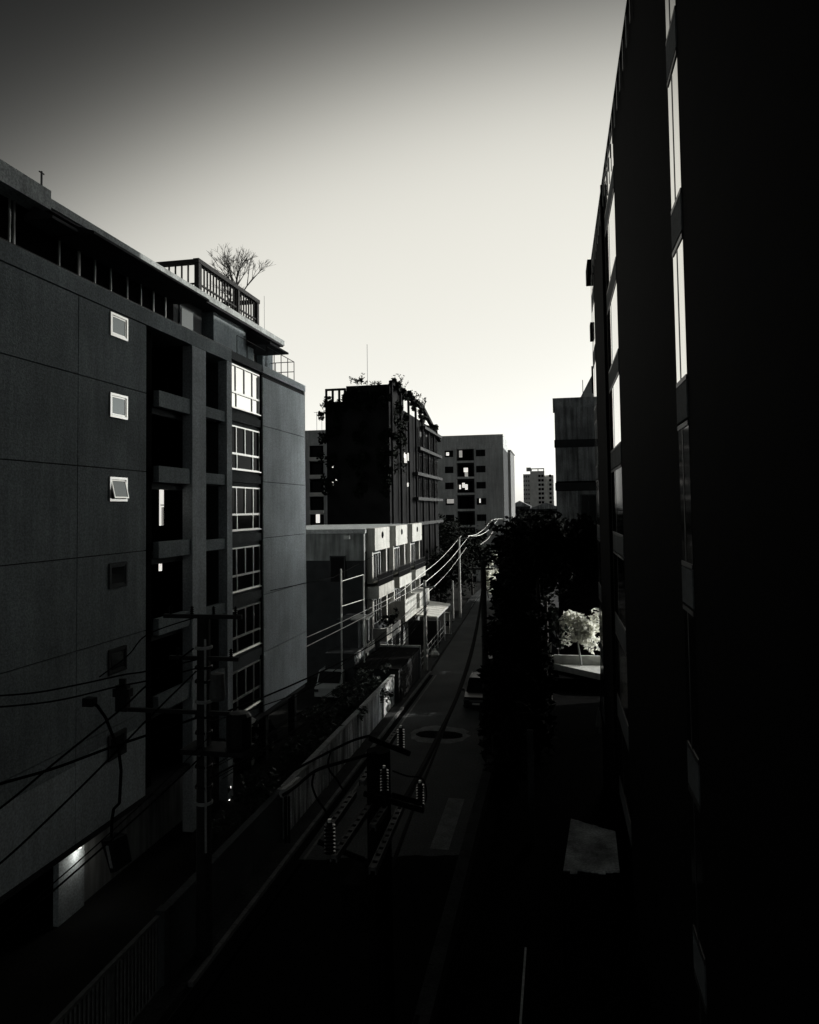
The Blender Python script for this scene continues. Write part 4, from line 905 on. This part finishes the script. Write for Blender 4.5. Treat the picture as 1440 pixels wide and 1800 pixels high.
beam((636, 1372), (660, 1334), ZB+.05); beam((676, 1312), (700, 1278), ZB+.05)
ins = [onY(705, 1316, 7.8), onY(676, 1392, 6.8), onY(580, 1500, 5.2), onY(739, 1415, 7.4)]
for i, p in enumerate(ins):
    b = B(); insulator(b, p, .21, .042, 8); b.build('insulator', 'porcelain', tf)
    B().lathe(p+Vector((0, 0, .21)), [(0, 0), (.014, 0), (.014, .03), (0, .03)], 8).build('terminal', 'metal_pale', tf)
for pa, pb_ in (((650, 1298), (720, 1325)), ((640, 1395), (745, 1425)), ((560, 1480), (640, 1512)), ((690, 1398), (735, 1410))):
    a_, c_ = onY(*pa, 7.2), onY(*pb_, 7.4); B().tube(a_, c_, .028, 6).build('crossarm', 'black', tf)
B().box(-2.2, -1.85, 7.3, 7.8, 9.3, 9.75).build('transformer_tank', 'black', tf)
p_ = onY(502, 1400, 8.2); b = B(); 
B().tube(p_, p_-Vector((0, 0, .52)), .018, 6).tube(p_+Vector((.04, 0, 0)), p_+Vector((.04, 0, -.52)), .014, 6).build('drop_lead', 'cable', tf)
B().tube(onY(497, 1395, 8.2), onY(525, 1372, 9.0), .05, 6).build('splice_case', 'steel', tf)

def cable(label, pts, r, m='cable', name='cable', grp='overhead cables'):
    return tag(B().path(pts, r, 6).build(name, m, loc=tuple(pts[0])), label, 'cable', grp)
def cub(a, n=8):
    """smooth curve through control points"""
    out = []; P_ = [a[0]]+list(a)+[a[-1]]
    for i in range(1, len(P_)-2):
        for k in range(n):
            t = k/n; p0, p1, p2, p3 = P_[i-1], P_[i], P_[i+1], P_[i+2]
            out.append(.5*((2*p1)+(p2-p0)*t+(2*p0-5*p1+4*p2-p3)*t*t+(3*p1-p0-3*p2+p3)*t**3))
    out.append(a[-1]); return out
Y1 = NY-.3
def pix(pts, f): return cub([f(x, y, i, len(pts)) for i, (x, y) in enumerate(pts)])
cable('black cable crossing the pale lower band of the left wall to the thick pole', pix([(-160, 1425), (0, 1378), (97, 1350), (194, 1314), (257, 1293), (345, 1262)], lambda x, y, i, n: onX(x, y, -13.0+2.2*i/(n-1))), .035)
cable('thin cable rising steeply across the left wall to the fuse switch', pix([(-120, 1500), (0, 1421), (100, 1338), (216, 1244), (258, 1205), (340, 1140)], lambda x, y, i, n: onX(x, y, -12.8+2.0*i/(n-1))), .026)
cable('lowest long thin cable rising from the left image edge past the dark lower window', pix([(-120, 1610), (0, 1518), (97, 1428), (194, 1332), (259, 1265), (345, 1180)], lambda x, y, i, n: onX(x, y, -12.8+2.0*i/(n-1))), .026)
cable('faint cable sagging across the left wall level with the fuse switch', pix([(-100, 1228), (50, 1219), (140, 1203), (218, 1186), (257, 1180), (345, 1160)], lambda x, y, i, n: onX(x, y, -13.4+2.6*i/(n-1))), .022)
cable('second faint cable just below the one level with the fuse switch', pix([(-100, 1250), (85, 1234), (206, 1207), (262, 1196), (345, 1175)], lambda x, y, i, n: onX(x, y, -13.4+2.6*i/(n-1))), .022)
cable('short cable angling from the lower wall window up to the pole head', pix([(175, 1190), (225, 1152), (260, 1115), (345, 1085)], lambda x, y, i, n: onY(x, y, Y1+.2)), .02)
# jumpers to the transformer frame
cable('thick black jumper cable arching up to the upper insulator', pix([(503, 1362), (530, 1347), (582, 1320), (620, 1302), (651, 1293)], lambda x, y, i, n: onY(x, y, 7.9)), .014)
cable('thick double jumper cable arching to the middle insulator', pix([(497, 1398), (520, 1383), (555, 1355), (600, 1340), (661, 1323)], lambda x, y, i, n: onY(x, y, 7.6)), .018)
cable('loop of jumper cable dropping from the upper jumper', pix([(582, 1320), (577, 1340), (580, 1355), (592, 1370), (601, 1385), (610, 1392)], lambda x, y, i, n: onY(x, y, 7.7)), .010)
cable('lower loop of jumper cable hanging in front of the boundary wall', pix([(552, 1360), (549, 1380), (557, 1403), (572, 1425), (578, 1440)], lambda x, y, i, n: onY(x, y, 7.5)), .011)
cable('thin jumper crossing above the road to the right hand insulator', pix([(690, 1355), (715, 1364), (742, 1369), (750, 1400), (740, 1425)], lambda x, y, i, n: onY(x, y, 7.5)), .008)
# bundle of telecom cables sagging between the left pavement poles
rc = random.Random(31)
for k in range(9):
    za, zb_ = 6.2+rc.uniform(-.9, 1.2), 5.6+rc.uniform(-.8, .9); xo = rc.uniform(.1, .7)
    p = Vector((NX+xo, NY, za)); qq = Vector((-10.9+xo*.6, 61, zb_)); mid_ = rc.uniform(.9, 2.0)
    cable('black telecom cable in the sagging bundle between the left pavement poles', sag(p, qq, mid_/1.6, 14), rc.choice((.014, .02, .032)), grp='telecom cable bundle')
for k in range(2):
    za = 6.0+rc.uniform(-.8, 1.4); p = Vector((NX+.2, NY, za)); qq = Vector((-9.6+rc.uniform(-.6, .9), -4, 6.6+rc.uniform(-.6, .8)))
    cable('black telecom cable running from the thick left pole back below the viewer', sag(p, qq, rc.uniform(.4, .9), 14), rc.choice((.014, .022)), grp='cables towards the viewer')
# middle distance
p2 = upole('pale concrete utility pole on the left pavement beside the railing', -10.92, 61, 7.55, .17, .12, 'pole', [(7.0, -.1, .9, 1)])
p3 = upole('white concrete utility pole before the round black tree crown', -11.9, 91.0, 9.9, .17, .12, 'pole', [(9.8, .2, 1.6, 3)])
p3b = upole('short pale pole standing beside the white pole before the round tree crown', -12.5, 89.0, 4.8, .12, .10, 'pole', [])
p4 = upole('tall black pole on the right kerb behind the parked cars', -4.35, 44.2, 10.4, .20, .16, 'pole_dark', [(9.9, -.9, .6, 2)])
p5 = upole('far black pole with a crossarm against the edge of the slab block', -9.9, 143.0, 11.8, .2, .15, 'pole_dark', [(11.45, -2.2, .2, 3), (8.5, -1.8, 2.6, 0)])
p6 = upole('second far black pole below the slab block', -8.6, 131.0, 7.5, .15, .12, 'pole_dark', [(6.9, -1.4, 1.4, 0)])
def wireon(label, pts, r, X0, X1, m='wire'):
    n = len(pts); cable(label, cub([onX(x, y, X0+(X1-X0)*i/(n-1)) for i, (x, y) in enumerate(pts)]), r, m, 'overhead_wire', 'bright overhead wires')
wireon('upper bright wire sagging from the near houses to the far crossarm', [(540, 1120), (620, 1084), (700, 1043), (735, 1014), (775, 982), (811, 942)], .022, -12.4, -12.3)
wireon('second bright wire running just below the upper one over the pale pole', [(538, 1137), (640, 1085), (704, 1049), (749, 1022), (790, 985), (825, 942)], .024, -11.5, -11.9)
wireon('third dim wire below the two bright ones', [(700, 1092), (751, 1043), (790, 1003), (820, 962)], .016, -11.4, -11.8)
wireon('far bright wire sagging in a deep curve from the midway crossarm to the last pole', [(823, 942), (838, 939), (853, 928), (866, 914), (884, 912)], .034, -12.2, -9.8)
wireon('second far bright wire curving to the last pole', [(825, 942), (843, 941), (860, 931), (870, 920), (876, 912)], .034, -11.9, -9.9)
wireon('third far bright wire, lowest of those reaching the last pole', [(845, 957), (858, 947), (868, 932), (873, 925), (880, 923)], .032, -11.5, -9.7)
cable('heavy black cable bundle over the road from the right kerb pole', cub([Vector((-4.35, 44.0, 9.2)), Vector((-3.6, 33, 8.1)), Vector((-3.1, 24, 7.9)), Vector((-2.6, 15, 8.6)), Vector((-2.0, 7.9, 9.8))]), .06)
cable('thinner black cable beside the heavy bundle over the road', cub([Vector((-4.35, 44.0, 8.8)), Vector((-3.8, 33, 7.5)), Vector((-3.4, 24, 7.2)), Vector((-2.8, 15, 7.9)), Vector((-2.0, 7.9, 9.2))]), .03)
cable('black cable from the right kerb pole on along the dark trees', cub([Vector((-4.35, 44.3, 9.2)), Vector((-4.6, 60, 8.0)), Vector((-6.0, 90, 7.6)), Vector((-8.6, 131, 7.2))]), .035)
cable('grey wire strung between the nearest town house and the grey apartment block', [Vector((-15.3, 38, 9.2)), Vector((-14.8, 48, 9.0)), Vector((-14.3, 58, 9.9))], .02)
for o in list(bpy.data.objects):
    if '_o' in o: del o['_o']
